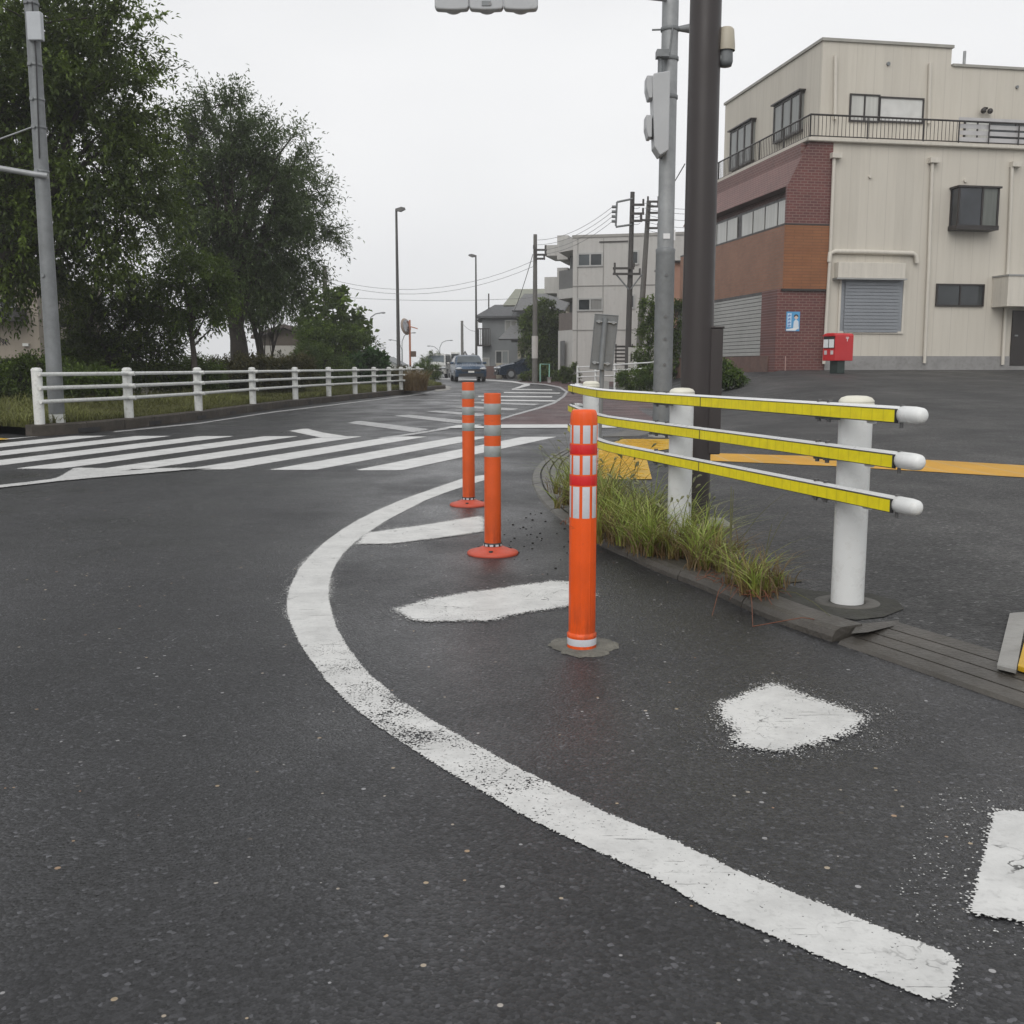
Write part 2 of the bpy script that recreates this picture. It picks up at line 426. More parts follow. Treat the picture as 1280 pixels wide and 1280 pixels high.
def sheet(name, poly, mat, off, step=1.0, kind='structure', zf=None):
    """polygon with interior grid points, draped over the terrain"""
    pts = []; n = len(poly)
    for i in range(n):
        a, b = Vector(poly[i][:2]), Vector(poly[(i + 1) % n][:2]); k = max(1, int((b - a).length / step))
        pts += [a + (b - a) * (j / k) for j in range(k)]
    m = len(pts); edges = [(i, (i + 1) % m) for i in range(m)]
    A = np.array([tuple(p) for p in pts]); lo, hi = A.min(0), A.max(0)
    X, Y = np.meshgrid(np.arange(lo[0] + step / 2, hi[0], step), np.arange(lo[1] + step / 2, hi[1], step))
    P = np.stack([X.ravel(), Y.ravel()], 1)
    if len(P):
        sd = seg_sd(P, A); P = P[sd > step * .35]
    allp = pts + [Vector(p) for p in P]
    vs, es, fs, *_ = geometry.delaunay_2d_cdt(allp, edges, [], 1, 1e-5)
    f = zf or (lambda x, y: zg(x, y) + off)
    mb = MB(); mb.add([(v.x, v.y, f(v.x, v.y)) for v in vs], [tuple(t) for t in fs], True)
    return mb.build(name, mat, kind=kind)

def g2(px, py, off=0): p = G(px, py, off); return (p.x, p.y)

asph = asphalt('wet_asphalt')
asph_lot = asphalt('porous_asphalt', (.03, .03, .03), .2, 75, (.42, .66), .9, True)
asph_red = asphalt('reddish_asphalt', (.06, .026, .026), .12, 60, (.4, .6), .4)
earth = M('earth', (.052, .046, .028), .9, 0, .35, 1.2, .5, (.03, .04, .012), .5, 30)

# ground to the horizon
def big_ground():
    xs = sorted(set([-900, -500, -250, -120, -70] + list(range(-50, 51, 2)) + [70, 120, 250, 500, 900]))
    ys = sorted(set([-60, -20] + list(range(-6, 90, 2)) + [110, 150, 220, 350, 600, 1000, 1800]))
    V = [(x, y, zg(x, y) - .06 - (max(0, y - 90) * .004)) for y in ys for x in xs]
    n = len(xs); F = [(j * n + i, j * n + i + 1, (j + 1) * n + i + 1, (j + 1) * n + i) for j in range(len(ys) - 1) for i in range(n - 1)]
    MB().add(V, F, True).build('ground', M('ground_soil', (.06, .07, .035), .9, 0, .4, .3, .4, (.04, .035, .02), .4, 8), kind='structure')
big_ground()

# boundaries in metres
left_kerb = [g2(*p) for p in [(-420, 572), (-150, 556), (0, 549), (40, 546), (100, 542), (160, 536), (250, 525), (340, 511.5), (430, 501), (480, 495.5), (520, 491), (543, 487.5)]]
tipA = Vector(left_kerb[-1])
left_kerb += [tuple(tipA + Vector((.35, 1.2))), tuple(tipA + Vector((.2, 3.2))), tuple(tipA + Vector((-.6, 6.5))), tuple(tipA + Vector((-2.5, 12)))]
far_left = [(left_kerb[-1][0] - 1.5, 66), (-7, 90), (-9, 300)]
road_poly = [(-40, -6)] + [(-40, left_kerb[0][1])] + left_kerb + far_left + [(-1.5, 300), (0.2, 100), (1.2, 76), (3, 66), (14, 57), (30, 53), (30, 14), (30, -6)]
sheet('road', road_poly, asph, 0, 1.2)
red_px = [(596, 533.5), (640, 519.5), (672, 510.5), (690, 504.5), (703, 496), (707, 490), (700, 484.5), (680, 480.5), (650, 478.6), (624, 477.4), (700, 474.5), (760, 475.5), (832, 482), (852, 500), (838, 520), (822, 529), (770, 533.5)]
sheet('road_surfacing', [g2(*p) for p in red_px], asph_red, .004, .6)

kerb_px = [(1420, 935), (1280, 886), (1200, 858), (1120, 830), (1040, 803)]
kerb_plain = [(1040, 803), (990, 786), (942, 767), (900, 747), (860, 730), (820, 715), (780, 696), (745, 680), (715, 660)]
kerb_round = [(715, 660), (690, 641), (673, 622), (665, 604), (667, 589), (678, 577), (697, 566), (722, 557.5), (752, 551)]
kerb_far = [(752, 546.5), (786, 537.5), (822, 529.5)]
def resample(P, step):
    P = [Vector(p) for p in P]
    # Catmull-Rom smoothing
    out = []
    for i in range(len(P) - 1):
        p0, p1, p2, p3 = P[max(i - 1, 0)], P[i], P[i + 1], P[min(i + 2, len(P) - 1)]
        k = max(2, int((p2 - p1).length / step))
        for j in range(k):
            t = j / k
            out.append(.5 * ((2 * p1) + (p2 - p0) * t + (2 * p0 - 5 * p1 + 4 * p2 - p3) * t * t + (3 * p1 - p0 - 3 * p2 + p3) * t ** 3))
    out.append(P[-1]); return out
def offset_path(P, d):
    out = []
    for i, p in enumerate(P):
        t = (P[min(i + 1, len(P) - 1)] - P[max(i - 1, 0)]).normalized(); out.append(p + Vector((t.y, -t.x)) * d)
    return out
def sweep(name, P, prof, mat, kind=None, label=None, cat=None, group=None, smooth=False, parent=None, joint=0):
    """prof: [(offset to the right of travel, height above terrain)]; joint: block length (a gap narrows there)"""
    cols = [offset_path(P, d) for d, z in prof]; n = len(prof); mb = MB(); vs = []
    run = 0; last = P[0]
    for i in range(len(P)):
        run += (P[i] - last).length; last = P[i]
        for k in range(n):
            q = cols[k][i]; vs.append((q.x, q.y, zg(q.x, q.y) + prof[k][1]))
    fs = [(i * n + k, (i + 1) * n + k, (i + 1) * n + k + 1, i * n + k + 1) for i in range(len(P) - 1) for k in range(n - 1)]
    mb.add(vs, fs, smooth)
    mb.add(vs[:n], [tuple(range(n))]); mb.add(vs[-n:], [tuple(range(n - 1, -1, -1))])
    return mb.build(name, mat, parent, label, cat, group, kind)

P_ramp = resample([g2(*p) for p in kerb_px], .3)
P_plain = resample([g2(*p) for p in kerb_plain], .25)
P_round = resample([g2(*p) for p in kerb_round], .12)
P_far = resample([g2(*p) for p in kerb_far], .3)
def grooved(w, z0, z1, n=3, gw=.011):
    pr = [(0, -.03), (.0, z0 - .012), (.012, z0)]
    for i in range(n):
        u = w * (i + 1) / (n + 1); z = z0 + (z1 - z0) * u / w
        pr += [(u - gw / 2, z), (u - gw / 2 + .001, z - .022), (u + gw / 2 - .001, z - .022), (u + gw / 2, z)]
    return pr + [(w, z1), (w + .002, z1 - .03)]
def kerb_blocks(P, prof, name, mat, block, gap=.007):
    """the kerb as separate stones along path P, all in one structure mesh"""
    L_ = [0]
    for i in range(1, len(P)): L_.append(L_[-1] + (P[i] - P[i - 1]).length)
    def at(s):
        for i in range(1, len(P)):
            if s <= L_[i]:
                t = (s - L_[i - 1]) / max(1e-9, L_[i] - L_[i - 1]); return P[i - 1].lerp(P[i], t)
        return P[-1]
    mb = MB(); s = 0; n = len(prof)
    while s < L_[-1] - .05:
        e = min(s + block, L_[-1]); k = max(3, int((e - s) / .1)); pts = [at(s + gap / 2 + (e - s - gap) * j / k) for j in range(k + 1)]
        cols = [offset_path(pts, d) for d, z in prof]; vs = []; dz = random.uniform(-.003, .003)
        for i in range(k + 1):
            for c in range(n):
                q = cols[c][i]; vs.append((q.x, q.y, zg(q.x, q.y) + prof[c][1] + dz))
        mb.add(vs, [(i * n + c, (i + 1) * n + c, (i + 1) * n + c + 1, i * n + c + 1) for i in range(k) for c in range(n - 1)])
        mb.add(vs[:n], [tuple(range(n))]); mb.add(vs[-n:], [tuple(range(n - 1, -1, -1))])
        s = e
    return mb.build(name, mat, kind='structure')
kerb_m = M('kerb_concrete', (.062, .056, .048), .5, 0, .3, 3.5, .6, (.04, .036, .026), .5, 60)
kerb_l = M('pale_kerb_concrete', (.10, .095, .085), .55, 0, .25, 3, .45, (.06, .055, .045), .4, 60)
kerb_blocks(P_ramp, grooved(.30, .014, .052), 'kerb', kerb_m, 1.15)
kerb_blocks(P_plain, [(0, -.03), (.004, .022), (.02, .044), (.045, .054), (.15, .056), (.158, .0)], 'kerb', kerb_m, .6)
kerb_blocks(P_round, grooved(.34, .012, .052, 3, .018), 'kerb', kerb_l, .8)
sweep('kerb', P_far, [(0, -.02), (.02, .012), (.9, .05), (.92, .0)], kerb_l, 'structure')

far_edge = [(6, 27), (9, 34), (9.5, 60), (40, 60), (40, 2.4)]
lot_poly = [tuple(p) for p in offset_path(P_ramp, .298)] + [tuple(p) for p in offset_path(P_plain, .15)] + [tuple(p) for p in offset_path(P_round, .335)] \
    + [tuple(p) for p in offset_path(P_far, .6)] + [g2(850, 507, .03), (4.6, 27)] + far_edge
sheet('forecourt', lot_poly, asph_lot, LOT, .8)
# dark earth strip behind the kerb where the weeds grow
strip = [tuple(p) for p in offset_path(P_plain, .17)][6:] + [tuple(p) for p in offset_path(P_round, .36)][:22]
back = [tuple(p) for p in offset_path(P_plain, .42)][6:] + [tuple(p) for p in offset_path(P_round, .75)][:22]
sheet('soil_strip', strip + back[::-1], earth, LOT + .004, .2)

sheet('kerb_bed', [g2(*p, .0465) for p in [(1064, 792), (1072, 780), (1124, 775), (1122, 781), (1086, 790)]], kerb_m, .0465, .3)
sheet('post_surround', [g2(*p, LOT) for p in [(955, 742), (985, 733), (1020, 740), (1085, 742), (1122, 752), (1130, 762), (1105, 772), (1070, 776), (1030, 770), (985, 758)]], M('mossy_surround', (.034, .033, .027), .8, 0, .4, 6, .5, (.03, .035, .014), .6, 60), LOT + .004, .15)
# left verge and its pavement
vk = [Vector(p) for p in left_kerb]
kerb_dirty = M('dirty_kerb', (.058, .048, .038), .7, 0, .4, 2.5, .7, (.025, .022, .016), .4, 40)
P_left = resample(left_kerb[3:], .5)
Lp = [tuple(p) for p in offset_path(P_left, -.16)]
k3 = left_kerb[3]
verge = Lp + [(-14, 66), (-60, 66), (-60, k3[1] + .5), (-14, k3[1] + .9), (k3[0] - .6, k3[1] + .5)]
sheet('verge', verge, earth, .13, 1.2)
pave = left_kerb[:4] + [(k3[0] - .6, k3[1] + .55), (-14, k3[1] + .95), (-60, k3[1] + .55), (-60, left_kerb[0][1])]
sheet('pavement', pave, asph, .012, .8)
def slotted_kerb():
    # kerb stones with dark drain openings every second stone
    P = P_left; L_ = [0]
    for i in range(1, len(P)): L_.append(L_[-1] + (P[i] - P[i - 1]).length)
    prof = [(0, -.03), (-.005, .15), (-.02, .17), (-.16, .17), (-.165, .0)]
    kb = kerb_blocks([p for p in P], prof, 'kerb', kerb_dirty, 1.0, .012)
    mb = MB(); s = .8
    def at(s):
        for i in range(1, len(P)):
            if s <= L_[i]: return P[i - 1].lerp(P[i], (s - L_[i - 1]) / (L_[i] - L_[i - 1])), (P[i] - P[i - 1]).normalized()
        return P[-1], (P[-1] - P[-2]).normalized()
    while s < L_[-1] - 4:
        p, t = at(s); n = Vector((t.y, -t.x)); z = zg(p.x, p.y)
        q = [p + n * .003, p + t * .42 + n * .003, p + t * .42 - n * .02, p - n * .02]
        mb.prism([tuple(v) for v in q], z + .015, z + .085); s += 2.0
    mb.build('kerb_drains', black_m, kind='structure')
slotted_kerb()

# ---- white and yellow markings
wp_fresh = paint('road_paint_crosswalk', (.64, .64, .63), .012, .12, .15, 60)
wp_arc = paint('road_paint_line', (.60, .60, .585), .006, .45, .7, 120, .03)
wp_bar = paint('road_paint_bar', (.62, .62, .605), .035, .47, .8, 110, .19)
wp_faded = paint('road_paint_faded', (.42, .42, .42), .03, .6, .3, 40, .05)
arc_out = [(583, 597), (537, 613), (503, 625), (471, 639), (449, 650), (429, 662), (407, 678), (389, 695), (376, 710), (368, 725), (362, 740), (360, 754), (361, 768), (366, 784), (373, 800), (383, 817), (406, 849), (438, 882), (471, 908), (511, 935), (570, 971), (652, 1019), (700, 1043), (760, 1070), (821, 1098), (882, 1135), (963, 1169), (1044, 1204), (1105, 1228), (1181, 1257)]
arc_in = [(1197, 1197), (1126, 1171), (1044, 1139), (980, 1113), (922, 1090), (821, 1043), (757, 1017), (701, 987), (635, 954), (583, 925), (537, 899), (497, 872), (461, 843), (435, 810), (419, 784), (411, 757), (409, 744), (410, 731), (413, 718), (419, 705), (427, 693), (438, 682), (450, 672), (465, 662), (480, 652), (497, 643), (530, 626), (556, 616), (583, 607), (606, 600), (606, 594)]
def arc_wear(x, y):
    return .12 + .80 * ss(4.4, 3.2, y) * (1 - .55 * ss(2.6, 1.9, y))
marking('road_marking_curve', [g2(*p) for p in arc_out + arc_in], wp_arc, .0025, .03, .03, arc_wear)
def bar(pts, wearf=None, mat=None): return marking('road_marking_bar', [g2(*p) for p in pts], mat or wp_bar, .0045, .025, .12, wearf)
bar([(450, 672), (455, 667), (520, 658), (602, 645), (607, 650), (607, 665), (545, 674), (486, 681), (446, 681)], lambda x, y: .35)
bar([(486, 762), (528, 750), (570, 742), (630, 734), (688, 726), (722, 727), (750, 745), (714, 760), (668, 766), (619, 777), (537, 780), (508, 775)], lambda x, y: .55)
bar([(893, 880), (966, 853), (1090, 897), (1072, 920), (975, 944), (914, 936)], lambda x, y: .5)
bar([(1246, 1016), (1330, 1020), (1420, 1040), (1420, 1160), (1330, 1162), (1215, 1142)], lambda x, y: .3, paint('road_paint_block', (.62, .62, .605), .007, .3, .9, 90))

for k in range(13):
    xn, xf = -1.55 - .86 * k, .16 - .95 * k
    yn, yf = 10.1 + .04 * k, 14.95 + .03 * k
    w = .45
    poly = [(xn, yn), (xn + w, yn), (xf + w + .04, yf), (xf, yf)]
    # keep the stripe clear of the left kerb
    if k > 8: poly = [(xn, yn), (xn + w, yn), (xn + w + (xf - xn) * .8, yn + (yf - yn) * .8), (xn + (xf - xn) * .8, yn + (yf - yn) * .8)]
    marking('road_marking_crosswalk', poly, wp_fresh, .0035, .07, .03, lambda x, y: .4)
marking('road_marking_stop_line', [g2(*p) for p in [(556, 535.5), (572, 532), (600, 531.3), (776, 531), (770, 535.2), (600, 535.5)]], wp_fresh, .009, .07, .03, lambda x, y: .3)
marking('road_marking_centre_line', [g2(*p) for p in [(468, 548), (500, 544), (535, 538.5), (556, 534.5), (572, 532), (560, 537), (520, 543.5), (484, 548)]], wp_faded, .006, .07, .05, lambda x, y: .4)
def zebra(px, fade=.5): marking('road_marking_hatching', [g2(*p) for p in px], wp_faded if fade > .4 else wp_fresh, .006, .08, .05, lambda x, y: fade)
zebra([(362, 539), (383, 536), (402, 541), (440, 547), (400, 547)], .3)
zebra([(432, 529), (449, 526), (540, 537), (520, 541.5), (490, 537)], .55)
zebra([(490, 520), (512, 518.5), (592, 527), (575, 530)], .6)
zebra([(530, 514.5), (548, 513.5), (612, 518), (600, 521)], .6)
zebra([(560, 509), (590, 508), (650, 511), (640, 513.4)], .5)
zebra([(586, 504), (600, 502.8), (676, 505), (668, 507)], .5)
zebra([(602, 499.6), (700, 500.6), (696, 502.2), (602, 501)], .4)
zebra([(598, 494.8), (690, 495.5), (690, 497), (598, 496.3)], .3)
zebra([(630, 490.2), (700, 491), (700, 492.2), (630, 491.4)], .3)
zebra([(640, 486.4), (690, 487), (690, 488), (640, 487.4)], .3)
marking('road_marking_edge', [g2(*p) for p in [(596, 533), (640, 518.6), (672, 509.5), (690, 503.5), (702, 495.5), (706, 490), (698, 484.8), (680, 481.2), (650, 479.2), (650, 478), (682, 480), (702, 483.8), (711, 490), (707, 496), (695, 504.5), (676, 511), (642, 520.6), (606, 533)]], wp_faded, .009, .08, .04, lambda x, y: .5)
marking('road_marking_edge', [g2(*p) for p in [(548, 473.6), (600, 475.2), (640, 478), (655, 480.5), (648, 483.8), (640, 486), (646, 486), (662, 482), (662, 479.6), (640, 476.4), (600, 474.2), (548, 473)]], wp_fresh, .007, .08, .03, lambda x, y: .3)
marking('road_marking_edge', [g2(*p) for p in [(-60, 619), (0, 607.5), (60, 600.5), (72, 598), (92, 585.5), (150, 586.5), (168, 587.8), (150, 590), (200, 586.2), (272, 585.2), (150, 595.5), (80, 602), (0, 611), (-60, 623)]], paint('road_paint_triangle', (.56, .56, .55), .02, .5, .4, 50), .010, .05, .03, lambda x, y: .5)
marking('road_marking_edge', [g2(*p) for p in [(140, 539.6), (250, 528.4), (340, 514.8), (430, 504), (480, 498), (536, 490.6), (538, 491.4), (480, 499.2), (430, 505.4), (340, 516.4), (250, 530.2), (140, 541.4)]], wp_faded, .006, .08, .03, lambda x, y: .6)
marking('road_marking_edge', [g2(*p) for p in [(546, 489.5), (560, 487.5), (562, 484), (552, 481.5), (541, 481), (541, 483), (552, 484), (556, 486), (546, 487.5)]], M('pale_concrete', (.3, .29, .27), .8), .012, .1, .02)

# tactile paving with raised bars (yellow)
yel_t = M('yellow_tactile_tile', (.55, .33, .015), .55, 0, .2, 5, .5, (.2, .13, .04), .3, 60)
tact = [g2(*p, LOT) for p in [(716, 600), (722, 578), (742, 563), (778, 549.5), (837, 549.5), (836, 562), (806, 566), (815, 600)]]
sheet('tactile_paving', tact, yel_t, LOT + .008, .3)
sheet('tactile_paving', [g2(*p, .02) for p in [(-120, 556), (-60, 548), (-12, 546.5), (13, 548.6), (-30, 552), (-90, 557)]], yel_t, .02, .4)
def tact_bumps():
    A = np.array(tact); mb = MB(); lo, hi = A.min(0), A.max(0)
    ang = R(24); u = np.array([math.cos(ang), math.sin(ang)]); v = np.array([-math.sin(ang), math.cos(ang)])
    c = A.mean(0)
    for i in range(-60, 60):
        for j in range(-25, 25):
            p = c + u * (i * .075 + .0 ) + v * (j * .3)
            ends = np.array([p - v * .13, p + v * .13])
            if seg_sd(ends, A).min() < .02: continue
            q = [p - v * .13 - u * .014, p - v * .13 + u * .014, p + v * .13 + u * .014, p + v * .13 - u * .014]
            z = zg(p[0], p[1]) + LOT + .008; mb.prism([tuple(k) for k in q], z, z + .006)
    mb.build('tactile_paving', yel_t, kind='structure')
tact_bumps()
sheet('tactile_paving', [g2(*p, LOT) for p in [(880, 566.5), (1100, 572.5), (1300, 583.5), (1500, 596), (1500, 613), (1300, 598.5), (1160, 590), (1040, 583), (880, 576)]],
      tile_mat('yellow_tiles', (.6, .3, .008), (.52, .27, .01), (.5, .34, .14), .3, .9, 'x', .012), LOT + .005, .4)
# drain edge stone and yellow tile at the right of the apron
p0, p1, p2, p3 = [G(*p, LOT) for p in [(1246, 836), (1262, 770), (1284, 768), (1270, 842)]]
MB().extr([p0, p3, p2, p1], (0, 0, .012)).build('kerb_stone', concrete, kind='structure')
p0, p1, p2, p3 = [G(*p, LOT) for p in [(1272, 838), (1282, 800), (1340, 800), (1340, 860)]]
MB().extr([p0, p3, p2, p1], (0, 0, .016)).build('tactile_paving', yel_t, kind='structure')
# ------------------------------------------------------------------ posts and guard pipes near the camera
def scuffed(name, col, dirt_col=(.05, .03, .022)):
    # faded plastic, grimy near the road and with short dark scuffs
    t = NT(name); P = t.tc.outputs['Object']; sp = t.n('ShaderNodeSeparateXYZ'); t.l(P, sp.inputs[0])
    c = t.ramp(t.noise(5, 4, .6), [(.3, tuple(a * .86 for a in col)), (.7, tuple(min(1, a * 1.1) for a in col))])
    c = t.mix(t.map(t.noise(2.5, 3), .5, .8, 0, .3), c, tuple(min(1, a * 1.05 + .05) for a in col))
    m1 = t.n('ShaderNodeMapping'); m1.inputs['Scale'].default_value = (30, 30, 5); t.l(P, m1.inputs[0])
    g = t.math('MULTIPLY', t.map(sp.outputs[2], 0, .26, 1, 0), t.map(t.noise(1, 6, .75, m1.outputs[0]), .4, .7)); c = t.mix(t.math('MULTIPLY', g, .75), c, dirt_col)
    m2 = t.n('ShaderNodeMapping'); m2.inputs['Scale'].default_value = (8, 8, 40); t.l(P, m2.inputs[0])
    s = t.math('MULTIPLY', t.map(t.noise(1, 4, .7, m2.outputs[0]), .66, .72), .5); c = t.mix(s, c, dirt_col)
    t.pbr(c, t.map(t.noise(14, 3), .3, .7, .34, .52), 0, t.bump(t.noise(60, 2), .08, .005), .45); return t.m
orange = scuffed('orange_plastic', (.80, .095, .006))
orange_old = scuffed('scuffed_orange_plastic', (.66, .095, .015))
red_sheet = M('red_reflective_sheet', (.66, .02, .02), .3, 0, .05)
refl_white = M('white_reflective_sheet', (.56, .57, .6), .3, 0, .05, 12, .1)
refl_grey = M('grey_reflective_sheet', (.29, .31, .305), .35, 0, .1, 9, .35, (.2, .19, .17))
base_red = M('rubber_base_orange', (.50, .075, .04), .5, 0, .14, 8, .45, (.2, .06, .04))

def angz(px_y, D): # height above road of pixel row at ground distance D
    v = (px_y - 640) / 1280; return H - D * math.tan(math.atan(v) + PITCH)

def thick_bollard():
    p = G(727, 811); D = p.y; h = angz(512, D); r = .0475
    t = thing('delineator_post', 'thick ribbed orange post with rows of white rectangles, set in a concrete patch', 'bollard', p)
    n = 8
    rib = lambda q: 1 + .035 * max(0, 1 - abs(((q * n / (2 * PI)) % 1) - .5) / .11)
    z = lambda y: angz(y, D)
    prof = [(r * 1.12, .0), (r * 1.14, .012), (r * 1.14, .05), (r * 1.04, .058), (r * 1.02, .07)]
    mb = MB(); mb.lathe([(r * 1.1, 0), (r * 1.12, .01), (r * 1.12, .022)], 48)
    mb.lathe([(r * 1.12, .046), (r * 1.13, .05), (r * 1.13, .06), (r * 1.0, .066)], 48)
    hh = [(r, .064)] + [(r, .064 + (h - .15 - .064) * i / 12) for i in range(1, 13)] + [(r * 1.0, h - .06), (r * .99, h - .035), (r * .955, h - .015), (r * .88, h - .004), (r * .8, h), (0, h + .001)]
    mb.lathe(hh, 192, rf=rib)
    mb.build('body', orange, t)
    MB().lathe([(r * 1.115, .02), (r * 1.125, .022), (r * 1.125, .046), (r * 1.115, .048)], 48).build('reflective_ring', refl_white, t)
    rows = [(553.5, 531), (592, 568.5), (646, 607)]
    for yb, yt in rows:
        for k in range(n):
            a = 2 * PI * k / n; da = 2 * PI / n * .355
            mb = MB(); mb.lathe([(r * 1.006, z(yb)), (r * 1.012, z(yb) + .001), (r * 1.012, z(yt) - .001), (r * 1.006, z(yt))], 6, a0=a - da, a1=a + da)
            mb.build('reflective_panel', refl_white, t)
    for yb, yt in [(567, 555), (605.5, 593.5)]:
        mb = MB(); mb.lathe([(r * 1.003, z(yb)), (r * 1.008, z(yb) + .001), (r * 1.008, z(yt) - .001), (r * 1.003, z(yt))], 192, rf=rib)
        mb.build('red_band', red_sheet, t)
    t.rotation_euler[2] = R(9)
    # irregular round mortar patch round its foot
    mb = MB(); N = 40; rr = [.125 + random.uniform(-.012, .012) + .012 * math.sin(3 * i * 2 * PI / N) for i in range(N)]
    vs = [(0, 0, .011)] + [(rr[i] * .9 * math.cos(2 * PI * i / N), rr[i] * .9 * math.sin(2 * PI * i / N), .010) for i in range(N)] + [(rr[i] * math.cos(2 * PI * i / N), rr[i] * math.sin(2 * PI * i / N), .001) for i in range(N)]
    fs = [(0, 1 + i, 1 + (i + 1) % N) for i in range(N)] + [(1 + i, 1 + N + i, 1 + N + (i + 1) % N, 1 + (i + 1) % N) for i in range(N)]
    mb.add(vs, fs, True); o = mb.build('mortar_patch', M('mortar', (.14, .135, .115), .75, 0, .3, 14, .7, (.05, .05, .042), .5, 60), None, kind='structure'); o.location = (p.x + .008, p.y + .02, 0)
thick_bollard()

def flanged_post(px, py, ptop, bands, label, r=.0455):
    p = G(px, py); D = p.y; h = angz(ptop, D)
    t = thing('delineator_post', label, 'bollard', p, 0, 'orange posts on round bases')
    z = lambda y: angz(y, D)
    mb = MB(); mb.lathe([(.14, 0), (.142, .008), (.135, .016), (.10, .026), (.075, .034), (r * 1.12, .045), (0, .046)], 48)
    mb.build('base', base_red, t)
    for a in (20, 140, 265):
        x, y = .098 * math.cos(R(a)), .098 * math.sin(R(a)); MB().lathe([(.012, 0), (.012, .008), (.008, .010), (.0, .0105)], 12, (x, y, .022)).build('base_bolt', black_m, t)
    mb = MB(); mb.lathe([(r * 1.1, .04), (r * 1.13, .045), (r * 1.13, .058), (r * 1.04, .064)], 32); mb.build('collar', black_m, t)
    mb = MB()
    for k in range(10):
        a = 2 * PI * k / 10; mb.lathe([(r * 1.14, .046), (r * 1.145, .047), (r * 1.145, .056), (r * 1.14, .057)], 3, a0=a, a1=a + .38)
    mb.build('collar_stud', refl_white, t, split=True)
    mb = MB(); mb.lathe([(r, .05)] + [(r, .05 + (h - .055) * i / 10) for i in range(1, 10)] + [(r, h - .005), (r * .985, h), (r * .9, h), (r * .88, h - .02), (0, h - .02)], 40); mb.build('body', orange_old, t)
    for yt, yb in bands:
        mb = MB(); mb.lathe([(r * 1.002, z(yb)), (r * 1.018, z(yb) + .001), (r * 1.018, z(yt) - .001), (r * 1.002, z(yt))], 40)
        mb.build('reflective_band', refl_grey, t)
    return t
flanged_post(616, 692, 491.5, [(504.3, 518), (531, 544.3), (557, 570.5)], 'slim orange post with three grey bands, nearer of the two on round bases')
flanged_post(586, 631.5, 477.8, [(488, 498.4), (508.5, 518.6), (528.5, 538.4)], 'slim orange post with three grey bands, farther of the two on round bases', .0455)

# guard pipe round the corner: three posts and three reflective rails
yt_ = NT('yellow_reflective_sheet')
_sp = yt_.attr('sd')
_c = yt_.ramp(yt_.noise(24, 3), [(.3, (.74, .62, .0)), (.7, (.86, .74, .0))])
_fr = yt_.math('ABSOLUTE', yt_.math('SUBTRACT', yt_.math('FRACT', yt_.math('DIVIDE', _sp, .068)), .5))
_c = yt_.mix(yt_.map(_fr, .42, .5, 0, .35), _c, (.4, .34, .0))
yt_.pbr(_c, .35); yellow_strip = yt_.m

gp = [AT(1066, 600, 4.17), AT(851, 560, 5.71), None]
for q_ in gp[:2]: q_.z = zg(q_.x, q_.y) + LOT
d3 = 8.38; g3 = AT(738, 560, d3 * 1.0); g3.z = zg(g3.x, g3.y) + LOT; gp[2] = g3
corner_rail = thing('guard_pipe_railing', 'curved white pipe railing with yellow reflective strips around the street corner', 'railing', (gp[1].x, gp[1].y, 0))
off0 = Vector((gp[1].x, gp[1].y, 0))
post_r = [.0655, .0655, .0655]
for i, p in enumerate(gp):
    base = p - off0; top = .884
    h = top - base.z; r = .066
    mb = MB(); mb.lathe([(r, -.03), (r, h - .035)], 40, (base.x, base.y, base.z))
    po = mb.build('post', white_paint, corner_rail)
    mb = MB(); mb.lathe([(r * 1.03, h - .038), (r * 1.06, h - .036), (r * 1.06, h - .012), (r * 1.03, h - .010), (r * 1.05, h - .008), (r * 1.05, h - .001), (r * .9, h + .011), (r * .6, h + .018), (0, h + .02)], 40, (base.x, base.y, base.z))
    mb.build('post_cap', cap_cream, po)
    MB().lathe([(r, -.02), (.075, .005), (.13 if i == 0 else .12, .006), (.14 if i == 0 else .125, -.02)], 28, (base.x, base.y, base.z)).build('footing', concrete_dark, po)
# rail path in plan (road side of the posts), metres, from the free end near the camera to the bend
def XY(px, D): q = AT(px, 560, D); return Vector((q.x, q.y, 0))
q1, q2, q3 = gp
rA, rB = XY(775, 6.305), XY(1127, 3.715)     # the long bar is straight, then bends round the last post
plan = [rB.lerp(rA, f) for f in (0, .2, .4, .6, .8, 1)] + [Vector(v) for v in ((.602, 6.62, 0), (.558, 7.1, 0), (.530, 7.6, 0), (.511, 8.1, 0), (.500, 8.45, 0), (.503, 8.62, 0), (.535, 8.72, 0), (.58, 8.68, 0))]
pp = resample([(v.x, v.y) for v in plan], .06)
zs = [.848, .683, .520]
def seg_path(P, z, a, b):
    L_ = [0]
    for i in range(1, len(P)): L_.append(L_[-1] + (P[i] - P[i - 1]).length)
    T = L_[-1]; out = []
    for i, p in enumerate(P):
        if a * T - 1e-6 <= L_[i] <= b * T + 1e-6: out.append(Vector((p.x - off0.x, p.y - off0.y, z)))
    return out, L_, T
rr = .0295
